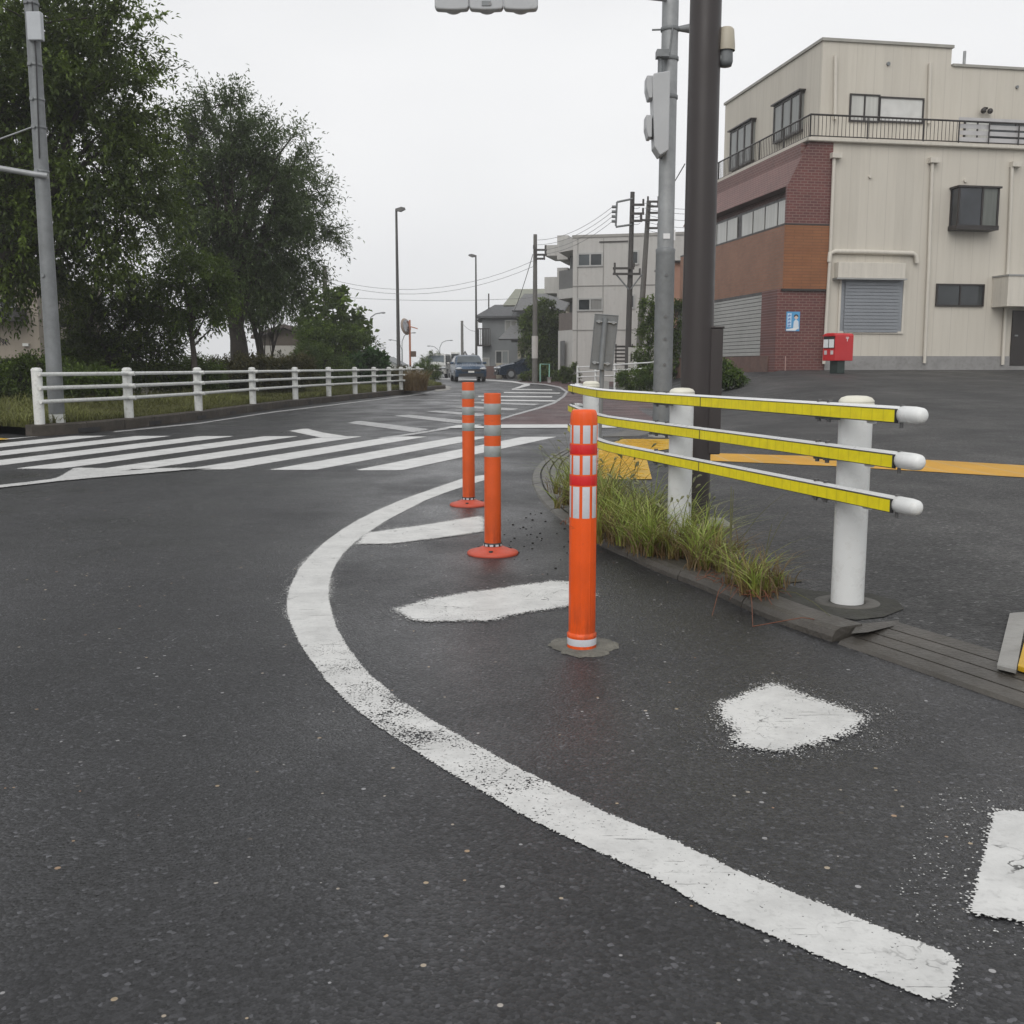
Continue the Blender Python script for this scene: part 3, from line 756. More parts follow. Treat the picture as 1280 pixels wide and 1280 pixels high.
for z in zs:
    path, L_, T = seg_path(pp, z, 0, 1)
    rail = MB().tube(path, rr, 16).build('rail', white_paint, corner_rail)
    # reflective strip on the road side: a shallow box following the pipe
    strip = path[:-4]; V = []; S = []; run = 0
    for i, p in enumerate(strip):
        t = (strip[min(i + 1, len(strip) - 1)] - strip[max(i - 1, 0)]).normalized(); n = Vector((t.y, -t.x, 0)) * -1   # road side is left of travel
        if i: run += (strip[i] - strip[i - 1]).length
        for o_, dz in ((.020, -.029), (.0345, -.0265), (.0345, .0225), (.022, .0235)):
            q = p + n * o_; V.append((q.x, q.y, z + dz - .003)); S.append(run)
    n_ = len(strip)
    F = [(i * 4 + k, i * 4 + k + 1, (i + 1) * 4 + k + 1, (i + 1) * 4 + k) for i in range(n_ - 1) for k in range(3)]
    edge_faces = [f for j, f in enumerate(F) if j % 3 != 1]; main = [f for j, f in enumerate(F) if j % 3 == 1]
    bk = MB(); bk.add(V, edge_faces); bk.add(V[:4], [(0, 1, 2, 3)]); bk.add(V[-4:], [(3, 2, 1, 0)]); bk.build('strip_frame', black_m, rail)
    np_mesh('reflective_strip', np.array(V, float), np.array(main), yellow_strip, rail, {'sd': np.array(S)})
    # dark thin borders and joints
    bd = MB()
    for i, p in enumerate(strip[:-1]):
        pass
    for dz in (-.0285, .0185):
        bd.tube([Vector((V[i * 4 + 1][0], V[i * 4 + 1][1], z + dz)) for i in range(n_)], .0014, 4)
    for i in (0, int(n_ * .30), int(n_ * .62), int(n_ * .9)):
        a, b = Vector(V[i * 4 + 1]), Vector(V[i * 4 + 2]); bd.tube([a, b], .0026, 5)
    bd.build('strip_border', black_m, rail)
    # rounded free end
    a = path[0]; t = (path[0] - path[1]).normalized()
    mb = MB(); R_ = .031; prof = [(0, rr), (.004, R_), (.075, R_ * 1.0), (.105, R_ * .9), (.114, R_ * .68), (.119, R_ * .4), (.12, .001)]
    mb.tube([a + t * (u - .004) for u, r_ in prof], [r_ for u, r_ in prof], 20); mb.build('end_cap', white_paint, rail)
    # clamps and bolts under and over the pipe
    cl = MB(); bo = MB()
    for j, q in enumerate((q1, q2, q3)):
        c = Vector((q.x - off0.x, q.y - off0.y, z)); k = min(range(len(path)), key=lambda i: (path[i] - c).length)
        for kk, sx in ((k, 0), (min(len(path) - 1, k + (1 if j == 0 else 2)), 1)):
            pt = path[kk]; d = (c - pt); d.z = 0; d = d.normalized()
            cl.tube([pt + Vector((0, 0, -.033)) - d * .015, pt + Vector((0, 0, -.034)) + d * .045], .010, 6)
            bo.tube([pt + Vector((0, 0, .028)), pt + Vector((0, 0, .038))], .011, 8)
            bo.tube([pt + Vector((0, 0, -.030)), pt + Vector((0, 0, -.052))], .009, 8)
        m_ = (path[k] + c) / 2; cl.tube([path[k], c + (path[k] - c).normalized() * .05], .02, 8)
    pt = path[0] + t * -.008; bo.tube([pt + Vector((0, 0, .029)), pt + Vector((0, 0, .034))], .009, 10); bo.tube([pt + Vector((0, 0, -.03)), pt + Vector((0, 0, -.05))], .007, 8)
    pt = path[0] - t * .14
    cl.build('clamp', steel_dark, rail, split=True); bo.build('bolt', bolt_m, rail, split=True)
    pl = path[min(3, len(path) - 1)]; 
    MB().tube([pl + Vector((0, 0, -.036)), pl + (path[4] - path[3]).normalized() * .045 + Vector((0, 0, -.036))], .007, 8).build('bracket', white_paint, rail)

# ---- brown pole with service box and sensor lamp
pb = G(866, 655, LOT)
bp = thing('brown_pole', 'dark brown steel pole with a long box on its side, behind the curved railing', 'pole', pb)
MB().lathe([(.098, 0), (.097, .5), (.094, 2), (.088, 5), (.08, 9)], 40).build('shaft', brown_pole, bp)
zb0, zb1 = AT(890, 567, pb.y).z - pb.z, AT(890, 411, pb.y).z - pb.z
MB().box(.0, .145, -.062, .062, zb0, zb1).build('service_box', brown_pole, bp, bevel=.006)
MB().box(-.005, .15, -.067, .067, zb1 + .001, zb1 + .012).build('box_lid', brown_pole, bp, bevel=.002)
MB().prism([(-.2, -.17), (.22, -.17), (.22, .17), (-.2, .17)], 0, .015).build('base_plate', concrete, bp)
sl = thing('sensor_lamp', 'small beige capped photocell on a grey elbow arm high on the brown pole', 'sensor', AT(893, 74, pb.y))
k = pb.y / 1280 * 1.02
MB().tube([(-.02, 0, 0), (10 * k, 0, 0)], 6 * k, 12).build('arm', steel_dark, sl)
MB().lathe([(0, -9 * k), (7 * k, -8 * k), (8.5 * k, -3 * k), (8 * k, 10 * k)], 20, (13 * k, 0, 0)).build('socket', steel_dark, sl)
MB().lathe([(10.5 * k, 9 * k), (10.5 * k, 14 * k), (9 * k, 32 * k), (7 * k, 34.5 * k), (0, 35 * k)], 24, (13 * k, 0, 0)).build('cap', M('beige_plastic', (.42, .38, .3), .5, 0, .05, 6), sl)

# ---- grey signal pole with pedestrian signal and vehicle signal
ps = G(827, 546, LOT); ps = Vector((ps.x, ps.y, zg(ps.x, ps.y) + LOT))
Yp = ps.y
sp = thing('signal_pole', 'galvanised grey traffic signal pole just beside the brown pole', 'pole', ps)
ztr = AT(827, 312, Yp).z - ps.z
MB().lathe([(.13, 0), (.13, ztr - .05), (.135, ztr), (.112, ztr + .02)], 32).build('lower_shaft', steel_dark, sp)
MB().lathe([(.112, ztr), (.109, ztr + 3.5), (.105, 8.5)], 32).build('upper_shaft', steel, sp)
MB().lathe([(.19, 0), (.19, .03), (.13, .031)], 24).build('base_flange', concrete, sp)
bo = MB()
for zz in (.62, 1.0, 1.35, ztr - .9, ztr - .35):
    bo.disc((.0, -.13, zz), .022, (0, 1, 0), 10, .03)
for a in range(8): bo.tube([(.16 * math.cos(a * PI / 4), .16 * math.sin(a * PI / 4), .03), (.16 * math.cos(a * PI / 4), .16 * math.sin(a * PI / 4), .08)], .016, 8)
bo.build('bolt', bolt_m, sp, split=True)
MB().box(-.05, .04, -.121, -.119, ztr + .13, ztr + .2).build('sticker', M('white_sticker', (.7, .7, .7), .4), sp)
MB().box(.1, .125, -.04, -.03, ztr + .12, ztr + .26).build('sticker', M('white_sticker_b', (.7, .7, .7), .4), sp)
mb = MB()
for zz in (AT(827, 37, Yp).z, AT(827, 74, Yp).z, AT(834, 122, Yp).z):
    mb.lathe([(.12, -.025), (.124, -.02), (.124, .02), (.12, .025)], 24, (0, 0, zz - ps.z))
mb.tube([(-.24, -.02, AT(827, 38, Yp).z - ps.z), (.1, -.02, AT(827, 37, Yp).z - ps.z)], .012, 6)
mb.tube([(0.02, -.13, AT(827, 37, Yp).z - ps.z), (-.02, -.13, AT(827, 70, Yp).z - ps.z)], .012, 6)
mb.tube([(0.1, .0, AT(847, 36, Yp).z - ps.z), (.32, -.02, AT(847, 36, Yp).z - ps.z)], [.03, .07], 10)
mb.build('clamp', steel_dark, sp, split=True)

sig_grey = M('signal_housing_grey', (.42, .43, .44), .45, 0, .05, 3, .15)
c0 = AT(822, 148, Yp); 
pg = thing('pedestrian_signal', 'pale grey two-lens pedestrian signal seen from its side on the grey pole', 'traffic signal', (c0.x, c0.y - .17, c0.z))
pg.rotation_euler = (0, 0, 0)
U = Yp / 1280 * 1.0
def pv(px, py): return ((px - 822) * U, (148 - py) * U)
mb = MB(); body = [pv(813, 104), pv(832, 101), pv(832, 190), pv(822, 196), pv(815, 186), pv(811, 108)]
mb.extr([(x, -.15, z) for x, z in body][::-1], (0, .3, 0)); mb.build('housing', sig_grey, pg, bevel=.012)
for (a, b) in ((108, 131), (152, 175)):
    mb = MB(); q = [pv(805, a - 2), pv(812, a - 2), pv(812, b), pv(808, b), pv(805, a + 12)]
    mb.extr([(x, -.13, z) for x, z in q][::-1], (0, .26, 0)); mb.build('visor', sig_grey, pg, bevel=.008)
    MB().box(pv(811, 0)[0] - .004, pv(814, 0)[0], -.1, .1, pv(0, b - 1)[1], pv(0, a + 2)[1]).build('lens', black_m, pg)
mb = MB(); mb.box(-.06, .1, -.1, .06, pv(0, 84)[1], pv(0, 76)[1]); mb.tube([(0, 0, pv(0, 102)[1]), (0, 0, pv(0, 80)[1])], .035, 10)
mb.tube([(.02, .05, pv(0, 79)[1]), (.04, .2, pv(0, 79)[1])], .03, 8); mb.tube([(.06, .05, pv(0, 122)[1]), (.14, .12, pv(0, 122)[1])], .03, 8)
mb.build('bracket', steel_dark, pg, split=True)

Yv = 12.2; cv = AT(608, 4, Yv)
vs_ = thing('vehicle_signal', 'horizontal three-lens traffic signal seen from behind, hanging over the road', 'traffic signal', cv)
W = 118 / 1280 * 12.6
mb = MB(); zb = AT(608, 15, Yv).z - cv.z
for k in range(3):
    x0 = -W / 2 + W * k / 3; N = 10; pts = [(x0 + .0015, .34), (x0 + .0015, zb + .05)]
    pts += [(x0 + .0015 + (W / 3 - .003) * (i + .5) / N, zb + .02 - .010 * math.sin(PI * (i + .5) / N)) for i in range(N)] + [(x0 + W / 3 - .0015, zb + .05), (x0 + W / 3 - .0015, .34)]
    mb2 = MB(); mb2.extr([(x, -.05, z) for x, z in pts], (0, .12, 0)); mb2.build('housing', sig_grey, vs_, bevel=.015)
    xc = x0 + W / 6
    MB().lathe([(.15, 0), (.155, .02), (.15, .24), (.145, .24), (.145, .02)], 20, a0=0, a1=PI).xf(Matrix.Translation((xc, .08, .13)) @ Matrix.Rotation(-PI / 2, 4, 'X')).build('visor', sig_grey, vs_)
    MB().disc((xc, .085, .13), .14, (0, 1, 0), 20, .02).build('lens', M('dark_lens', (.02, .03, .03), .2), vs_)
MB().box(-.05, .05, -.06, -.052, zb + .05, zb + .1).build('plate', steel_dark, vs_)
MB().disc((-.0 + .06 - .02, -.056, zb + .07), .018, (0, 1, 0), 10, .01).build('latch', bolt_m, vs_)
za = .2
tp = Vector((ps.x, ps.y, cv.z)) - cv
MB().tube([(W * .3, -.08, za), (W * .55, -.05, za + .1), (tp.x * .6, tp.y * .6, za + .35), (tp.x, tp.y, za + .55)], .03, 10).build('arm', steel, vs_)
MB().tube([(-W * .35, -.08, za + .05), (W * .35, -.08, za + .03)], .022, 8).build('hanger', steel, vs_)

# ---- sign seen from behind on a leaning post
psn = AT(749, 531, 13.6); psn.z = zg(psn.x, psn.y) + .09
rs = thing('road_sign', 'grey back of a tall rectangular road sign on a slightly leaning post', 'road sign', psn)
mt = AT(756, 400, 13.6) - psn; mbt = AT(746, 520, 13.6) - psn; mbt.z = 0
MB().tube([(0, 0, 0), (mt.x * .9, .0, mt.z)], .032, 14).build('post', steel_dark, rs)
k = 13.6 / 1280
def sv(px, py): q = AT(px, py, 13.6) - psn; return (q.x, -.045, q.z)
mb = MB(); mb.extr([sv(743, 392), sv(773, 394.5), sv(765, 464), sv(736.5, 461)], (0, -.006, 0)); mb.build('panel', M('sign_back_grey', (.17, .175, .175), .55, .2, .12, 4, .35, (.1, .1, .09), 0, 40, .4, True), rs, bevel=.003)
mb = MB(); c_ = [Vector(sv(*p)) for p in ((743.5, 392.8), (772.3, 395), (764.5, 463.2), (737.3, 460.4), (743.5, 392.8))]
for a, b in zip(c_[:-1], c_[1:]): mb.tube([a + Vector((0, -.006, 0)), b + Vector((0, -.006, 0))], .007, 6)
mb.build('rim', steel_dark, rs)
for ya, yb, x0, x1 in ((402, 406, 745, 770), (453, 457, 740, 762)):
    mb = MB(); a, b = Vector(sv(x0, ya)), Vector(sv(x1, yb - 2)); mb.tube([a + Vector((0, -.02, 0)), b + Vector((0, -.02, 0))], .014, 6)
    for f in (.12, .85): q = a.lerp(b, f); mb.tube([q + Vector((0, -.05, 0)), q], .022, 8)
    mb.build('bracket', steel, rs, split=True)
MB().tube([Vector(sv(750.5, 462)) + Vector((0, -.03, 0)), Vector(sv(756, 398)) + Vector((0, -.03, 0))], .034, 12).build('channel', steel_dark, rs)
# ------------------------------------------------------------------ left guard fence
def left_fence():
    tops = [(47, 477.5, 535.5), (161, 475, 527.5), (248, 473, 519), (316, 471.5, 512.5), (369, 470, 507), (411, 468.6, 502), (444, 467.5, 498), (467.5, 466.5, 495.5), (487, 466, 493.5), (501, 465.5, 491.6), (512, 465.2, 489.6), (522.5, 465, 487.5)]
    # posts stand just behind the kerb line, on an even pitch
    kp = resample([tuple(p) for p in offset_path(P_left, -.1)], .1)
    pts = []
    for px, a, b in tops:
        best = min(kp, key=lambda q: abs((q.x / (q.y * math.cos(PITCH) + .9 * math.sin(PITCH))) * 1280 + 640 - px))
        pts.append(Vector((best.x, best.y, zg(best.x, best.y) + .15)))
    o = pts[0].copy(); fence = thing('guard_fence', 'long white three-rail pipe fence along the grassy verge', 'fence', o)
    h = .83
    for p in pts:
        q = p - o; r = .075
        po = MB().lathe([(r, -.08), (r, h - .02)], 24, q).build('post', white_old, fence)
        MB().lathe([(r * 1.05, h - .03), (r * 1.06, h - .005), (r * .7, h + .02), (0, h + .025)], 24, q).build('post_cap', white_old, po)
    for i, zz in enumerate((h - .075, h - .275, h - .475)):
        path = [p - o + Vector((.05, -.085, zz)) for p in pts]
        d = (path[-1] - path[-2]).normalized(); path = [path[0] + Vector((.02, 0, 0))] + path[1:] + [path[-1] + d * .8]
        MB().tube(path, .031, 10).build('rail', white_old, fence)
    mb = MB()
    for p in pts[1:]:
        for zz in (h - .075, h - .275, h - .475):
            c = p - o + Vector((.05, -.085, zz)); mb.tube([c + Vector((-.11, 0, 0)), c + Vector((.11, 0, 0))], .037, 8)
    mb.build('rail_sleeve', white_old, fence, split=True)
left_fence()

# grey pole on the verge with cabinet and arm
Yl = 15.7; pl = AT(72, 533, Yl); pl.z = zg(pl.x, pl.y) + .13
lp = thing('utility_pole', 'grey steel pole with a small box, behind the near end of the white fence', 'pole', pl)
MB().lathe([(.115, 0), (.112, 1.5), (.1, 4), (.093, 6.8), (.09, 8)], 28).build('shaft', steel_dark, lp)
MB().lathe([(.1165, .02), (.1165, .17)], 28).build('white_band', white_old, lp)
k = Yl / 1280
def lv(px, py): q = AT(px, py, Yl) - pl; return q
q = lv(49, 36); MB().box(q.x - .11, q.x + .1, -.16, -.06, q.z - .2, q.z + .19).build('cabinet', M('cabinet_grey', (.38, .4, .42), .4, .1, .06, 5), lp, bevel=.012)
mb = MB()
for py in (5, 82, 125, 160, 215, 345): z_ = lv(50, py).z; mb.lathe([(.102, -.02), (.108, -.018), (.108, .018), (.102, .02)], 20, (0, 0, z_)); mb.disc((-.03, -.11, z_), .03, (0, 1, 0), 8, .04)
mb.build('strap', steel_dark, lp, split=True)
z_ = lv(45, 219).z; za = lv(0, 209).z
MB().tube([(.14, -.12, z_ - .03), (-.1, -.12, z_), (-.78, -.12, za), (-2.2, -.12, za + .5)], .042, 10).build('arm', steel, lp)
z1 = lv(40, 160).z; z2 = lv(0, 182).z
MB().tube([(-.08, -.05, z1), (-.8, -.05, z2), (-2.2, -.05, z2 - .6)], .012, 6).build('stay_wire', steel, lp)
MB().tube([(.06, -.1, lv(50, 5).z), (.07, -.11, lv(50, 80).z), (.03, -.115, lv(55, 200).z)], .01, 6).build('cable', black_m, lp)

# ------------------------------------------------------------------ factory building with brick corner
DC = 33.0
ang = R(10)
O = AT(1030, 462, DC); O.z = .0
uR = Vector((math.cos(ang), math.sin(ang), 0)); uL = Vector((-math.sin(ang), math.cos(ang), 0))
def onR(px, py, b=0.0):
    d = ray(px, py); cpos = Vector((0, 0, H)); pt = O + uL * b
    t = (pt - cpos).dot(uL) / d.dot(uL); p = cpos + d * t; r = p - O
    return r.dot(uR), r.z
def onL(px, py, a=0.0):
    d = ray(px, py); cpos = Vector((0, 0, H)); pt = O + uR * a
    t = (pt - cpos).dot(uR) / d.dot(uR); p = cpos + d * t; r = p - O
    return r.dot(uL), r.z
bl = thing('commercial_building', 'three-storey cream building with a brick and orange-brown tiled corner and roof terrace railing', 'building', O, ang)
cream_x = panel_mat('cream_cladding', (.545, .51, .445), (.47, .435, .38), 'x', .62, (), .22)
cream_y = panel_mat('cream_cladding_side', (.545, .51, .445), (.47, .435, .38), 'y', .62, (), .22)
cream_pl = M('cream_paint', (.57, .535, .47), .6, 0, .08, 2, .25, (.3, .28, .22), 0, 40, .4, True)
brick_x = tile_mat('dark_red_brick', (.135, .042, .036), (.1, .032, .03), (.19, .12, .105), .23, .085, 'x', .012)
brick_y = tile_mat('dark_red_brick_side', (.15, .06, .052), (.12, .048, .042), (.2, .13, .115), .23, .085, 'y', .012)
tan_x = tile_mat('orange_brown_tile', (.24, .098, .038), (.215, .085, .034), (.14, .06, .03), .6, .09, 'x', .008)
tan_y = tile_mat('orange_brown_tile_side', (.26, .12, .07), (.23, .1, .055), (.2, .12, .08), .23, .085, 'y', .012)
frame_m = M('bronze_frame', (.035, .03, .028), .4, .3, .1)
frame_al = M('aluminium_frame', (.35, .35, .34), .4, .5, .08)
glass = glass_mat('window_glass'); glass_c = glass_mat('curtained_glass', curtain=(.24, .24, .23)); glass_w = glass_mat('frosted_glass', curtain=(.5, .5, .47))
zs_ = onR(1030, 177)[1]; a_br = onR(982, 300)[0]; zb = -.5
a_far = onR(1290, 300)[0] + 7
depth = onL(895, 360, 0)[0]; plinth = M('grey_plinth', (.25, .245, .24), .8, 0, .15, 2, .5, (.12, .115, .1))
z_base = onR(1100, 445)[1]
# cream front wall (with the building's bulk behind it)
MB().box(0, a_far, 0, depth, z_base, zs_ - .02).build('wall', cream_x, bl)
MB().box(0.0, a_far, -.03, depth, zb, z_base).build('plinth', plinth, bl)
# brick corner block
zt1, zt2, zt3 = onR(1005, 281)[1], onR(1000, 361)[1], onR(1000, 463)[1]
zf = onR(985, 232)[1]; a_top = onR(1012, 176)[0]
MB().extr([(a_br, .0, zt1), (-.003, .0, zt1), (-.003, .0, zs_ - .02), (a_top, .0, zs_ - .02), (a_br, .0, zf)], (0, .12, 0)).build('brick_front', brick_x, bl)
# pier beside the poster: brick to the ground
a_p = onR(970, 420)[0]
MB().box(a_p, -.004, .02, 1.2, zb, zt2 - .01).build('brick_pier', brick_x, bl)
# orange brown tiled panel, proud of the wall
a_t = onR(979, 320)[0]
MB().box(a_t, -.0035, -.05, 1.2, zt2, zt1 - .02).build('tiled_panel', tan_x, bl)
bL_end = depth
MB().box(a_t - .01, a_t + .5, -.045, bL_end, zt2 + .003, zt1 - .023).build('tiled_panel', tan_y, bl)
MB().box(a_t - .02, -.0, -.055, bL_end, zt2 - .07, zt2 - .002).build('ledge', frame_m, bl)
MB().box(a_t - .02, -.0, -.055, bL_end, zt1 - .018, zt1 + .03).build('ledge', frame_m, bl)
# side wall: sloping brick fascia overhanging the window band
mb = MB(); mb.add([(a_top, 0.121, zs_ - .02), (a_br, 0.121, zf), (a_br, bL_end, zf), (a_top, bL_end, zs_ - .02), (a_br + .4, .121, zf), (a_br + .4, bL_end, zf)], [(0, 1, 2, 3), (1, 4, 5, 2)])
mb.build('brick_fascia', brick_y, bl)
MB().box(a_br + .45, -.01, .125, depth, zb, zs_ - .04).build('side_wall', brick_y, bl)
MB().box(a_br + .3, a_br + .449, .2, bL_end, zt1 + .03, zt1 + .95).build('mullion_band', frame_m, bl)
# strip windows
b0 = .25; n_w = 9; wl = (bL_end - b0 - .4) / n_w
for i in range(n_w):
    y0 = b0 + i * wl + (.35 if i >= 4 else 0)
    MB().box(a_br + .27, a_br + .29, y0 + .05, y0 + wl - .05, zt1 + .08, zt1 + .86).build('window', glass_w, bl)
MB().box(a_br + .22, a_br + .3, .13, bL_end, zt1 + .03, zt1 + .075).build('window_sill', frame_al, bl)
# street side roller shutter under the tiled panel
shm = NT('corrugated_shutter'); _s = shm.n('ShaderNodeSeparateXYZ'); shm.l(shm.tc.outputs['Object'], _s.inputs[0])
_w = shm.math('FRACT', shm.math('DIVIDE', _s.outputs[2], .19)); _c2 = shm.ramp(_w, [(0, (.1, .1, .1)), (.28, (.2, .2, .195)), (.42, (.36, .36, .35)), (.9, (.4, .4, .39)), (1, (.1, .1, .1))])
shm.pbr(_c2, .5, .1)
def slats(x0, y0, y1, z0, z1, pitch, d, axis='y'):
    mb = MB(); z = z0
    while z < z1 - .02:
        zz = min(z1, z + pitch * .86)
        if axis == 'y': mb.extr([(x0, y0, z), (x0, y0, zz), (x0 + d, y0, zz), (x0 + d * .2, y0, z)][::-1], (0, y1 - y0, 0))
        else: mb.extr([(y0, x0, z), (y0, x0, zz), (y0, x0 + d, zz), (y0, x0 + d * .2, z)], (y1 - y0, 0, 0))
        z += pitch
    return mb
sh_m = M('shutter_galvanised', (.36, .36, .345), .5, .1, .08, 1.5, .25, (.2, .2, .19))
b_s0 = onL(970, 420, a_p + .05)[0]
zsh0, zsh1 = z_base + .02, zt2 - .12
MB().box(a_p + .13, a_p + .5, 1.2, bL_end, zb, zt2 - .02).build('side_wall', frame_m, bl)
slats(a_p + .04, 1.22, bL_end - .1, zsh0, zsh1, .125, .075).build('shutter', sh_m, bl)
MB().box(a_p - .03, a_p + .3, .5, bL_end, zb, z_base - .0).build('plinth', M('brown_tile_plinth', (.13, .075, .06), .7, 0, .2, 3, .3), bl)
# slab edge, roof terrace
MB().box(a_top - .12, a_far, -.14, depth, zs_ - .018, zs_ + .07).build('terrace_slab', cream_pl, bl)
MB().box(a_top - .14, a_far, -.16, -.11, zs_ + .0, zs_ + .09).build('terrace_edge', cream_pl, bl)
MB().box(a_top - .14, a_top - .1, -.16, depth, zs_ + .0, zs_ + .09).build('terrace_edge', cream_pl, bl)
hr = onR(1030, 148)[1] - zs_
def railing(p0, p1, name, pitch=.13, posts=1.9, horiz=False):
    p0, p1 = Vector(p0), Vector(p1); L_ = (p1 - p0).length; d = (p1 - p0) / L_; mb = MB()
    def bar(a, b, w):
        a, b = Vector(a), Vector(b); mb.tube([a, b], w, 4)
    z0 = zs_ + .09
    bar((*p0, z0 + hr), (*p1, z0 + hr), .03); bar((*p0, z0 + .06), (*p1, z0 + .06), .018)
    s = 0
    while s <= L_ + .001: q = p0 + d * s; bar((*q, z0), (*q, z0 + hr), .026); s += posts
    if not horiz:
        s = pitch
        while s < L_: q = p0 + d * s; bar((*q, z0 + .06), (*q, z0 + hr), .011); s += pitch
    return mb.build(name, frame_m, bl)
a_h = onR(1197, 170)[0]
rl = railing((a_top - .02, -.06), (a_h, -.06), 'railing')
railing((a_top - .02, -.06), (a_top - .02, depth - 1), 'railing')
rl2 = railing((a_h, -.06), (a_far, -.06), 'railing', horiz=True, posts=1.05)
mb = MB()
for i in range(4): mb.box(a_h + .02, a_far, .0, .02, zs_ + .18 + i * .2, zs_ + .31 + i * .2)
mb.build('privacy_slats', M('pale_slats', (.45, .44, .44), .5), rl2)
# upper storey, set back from both faces
su, st = .95, 1.1
a_u, zr = onR(1029, 51, st)
a_step, zr2 = onR(1190, 62, st)
zlow = onR(1191, 83, st)[1]
b_u_end = onL(907, 130, a_u)[0]
MB().box(a_u, a_step, st, b_u_end, zs_ + .07, zr).build('upper_wall', cream_x, bl)
MB().box(a_u - .006, a_u + .05, st + .02, b_u_end + .004, zs_ + .072, zr - .003).build('upper_side_wall', cream_y, bl)
MB().box(a_step, a_far, st + .01, b_u_end, zs_ + .07, zlow).build('upper_wall', cream_x, bl)
MB().box(a_u - .06, a_step + .05, st - .06, b_u_end + .05, zr, zr + .09).build('roof_coping', M('coping', (.3, .29, .26), .6), bl)
MB().box(a_step + .05, a_far, st - .05, b_u_end, zlow, zlow + .08).build('roof_coping', M('coping_b', (.3, .29, .26), .6), bl)
aa, zz = onR(1206, 64, st + 1); MB().tube([(aa, st + 1, zz), (aa, st + 1, zz - 1)], .05, 8).build('roof_vent', steel, bl)

def windowR(x0, x1, y0, y1, b=0.0, panes=(glass, glass), fr=frame_m, hood=False, dep=.06, w=.05, fx=None):
    a0, z1_ = onR(x0, y0, b); a1, z0_ = onR(x1, y1, b)
    a0, z1_ = onR(x0, (y0), b); z0_ = onR((x0 + x1) / 2, y1, b)[1]; z1_ = onR((x0 + x1) / 2, y0, b)[1]
    mb = MB(); mb.box(a0, a1, b - dep, b - .002, z1_ - w, z1_); mb.box(a0, a1, b - dep, b - .002, z0_, z0_ + w)
    mb.box(a0, a0 + w, b - dep, b - .002, z0_ + w, z1_ - w); mb.box(a1 - w, a1, b - dep, b - .002, z0_ + w, z1_ - w)
    n = len(panes)
    for i in range(1, n): m_ = a0 + (a1 - a0) * i / n; mb.box(m_ - w * .45, m_ + w * .45, b - dep * .8, b - .002, z0_ + w, z1_ - w)
    f = mb.build('window', fr, bl)
    for i, g in enumerate(panes):
        MB().box(a0 + (a1 - a0) * i / n + w * .6, a0 + (a1 - a0) * (i + 1) / n - w * .6, b - dep * .45, b - .001, z0_ + w * .8, z1_ - w * .8).build('pane', g, f)
    return f
windowR(1062, 1098, 118, 153, st, (glass_w, glass_w))
windowR(1098.5, 1153, 122, 154, st, (M('white_shutter_panel', (.55, .55, .53), .5),))
windowR(1205, 1237, 148, 176, st, (glass_w, glass_w))
windowR(1237.5, 1300, 151, 176, st, (glass, glass))
# bay window
a0, zt = onR(1186, 232, 0); a1 = onR(1250, 232, 0)[0]; zbw = onR(1215, 287, -.45)[1]; zt = onR(1215, 232, -.45)[1]
a0 = onR(1190, 250, -.1)[0]; a1 = onR(1248, 250, -.4)[0]
f = MB().box(a0 - .05, a1 + .05, -.5, -.001, zt - .06, zt).box(a0 - .03, a1 + .03, -.47, -.001, zbw, zbw + .14)
for x_ in (a0, a1 - .06, (a0 + a1) / 2 + .1): f.box(x_, x_ + .06, -.46, -.40, zbw + .14, zt - .06)
f.box(a0, a0 + .05, -.06, -.001, zbw + .14, zt - .06)
f = f.build('bay_window', frame_m, bl)
MB().box(a0 + .03, (a0 + a1) / 2 + .1, -.43, -.005, zbw + .14, zt - .06).build('pane', glass_mat('glass_blue', (.045, .05, .058)), f)
MB().box((a0 + a1) / 2 + .16, a1 - .03, -.43, -.005, zbw + .14, zt - .06).build('pane', glass_mat('glass_green', curtain=(.12, .13, .115)), f)
windowR(1170, 1228, 355, 383, 0, (glass, glass), dep=.07)
# shutter window with box
f = windowR(1049, 1128, 346, 417, 0, (M('grey_shutter', (.235, .25, .27), .5),), cream_pl, dep=.05, w=.07)
a0, z0_ = onR(1053, 416, 0); a1, z1_ = onR(1124, 347, 0)
slats(-.075, a0, a1, z0_ + .02, z1_, .105, .02, 'x').build('slats', M('grey_slats', (.235, .25, .27), .45, .1, .05), f)
a0, z0_ = onR(1047, 347, -.25); a1, z1_ = onR(1132, 329, -.25)
MB().box(a0, a1, -.28, -.002, z0_, z1_).build('shutter_box', cream_pl, bl, bevel=.01)
MB().box(a0 - .05, a1 + .05, -.32, -.002, z0_ - .05, z0_ - .003).build('shutter_box_trim', frame_al, bl)
# pipes
def pipe(pts, r, name='downpipe'):
    P_ = [(onR(x, y)[0], -.09, onR(x, y)[1]) for x, y in pts]; return MB().tube(P_, r, 8).build(name, cream_pl, bl)
pipe([(1041, 197), (1036, 320), (1028, 455)], .055); pipe([(1163.5, 203), (1159, 330), (1153.5, 454)], .055); pipe([(1263, 209), (1258, 330), (1251, 456)], .055)
for x, y in ((1041, 196), (1163, 202), (1265, 207)):
    a_, z_ = onR(x, y); MB().box(a_ - .1, a_ + .22, -.2, -.002, z_ - .06, z_ + .1).build('rain_head', cream_pl, bl)
pipe([(1035, 328), (1036, 317), (1042, 314.5), (1090, 315.5), (1139, 317), (1143, 320), (1144, 329)], .075, 'duct')
def pipeU(pts, r): MB().tube([(onR(x, y, st)[0], st - .09, onR(x, y, st)[1]) for x, y in pts], r, 8).build('downpipe', cream_pl, bl)
pipeU([(1043, 70), (1042, 150)], .055); pipeU([(1161, 80), (1159, 155)], .055)
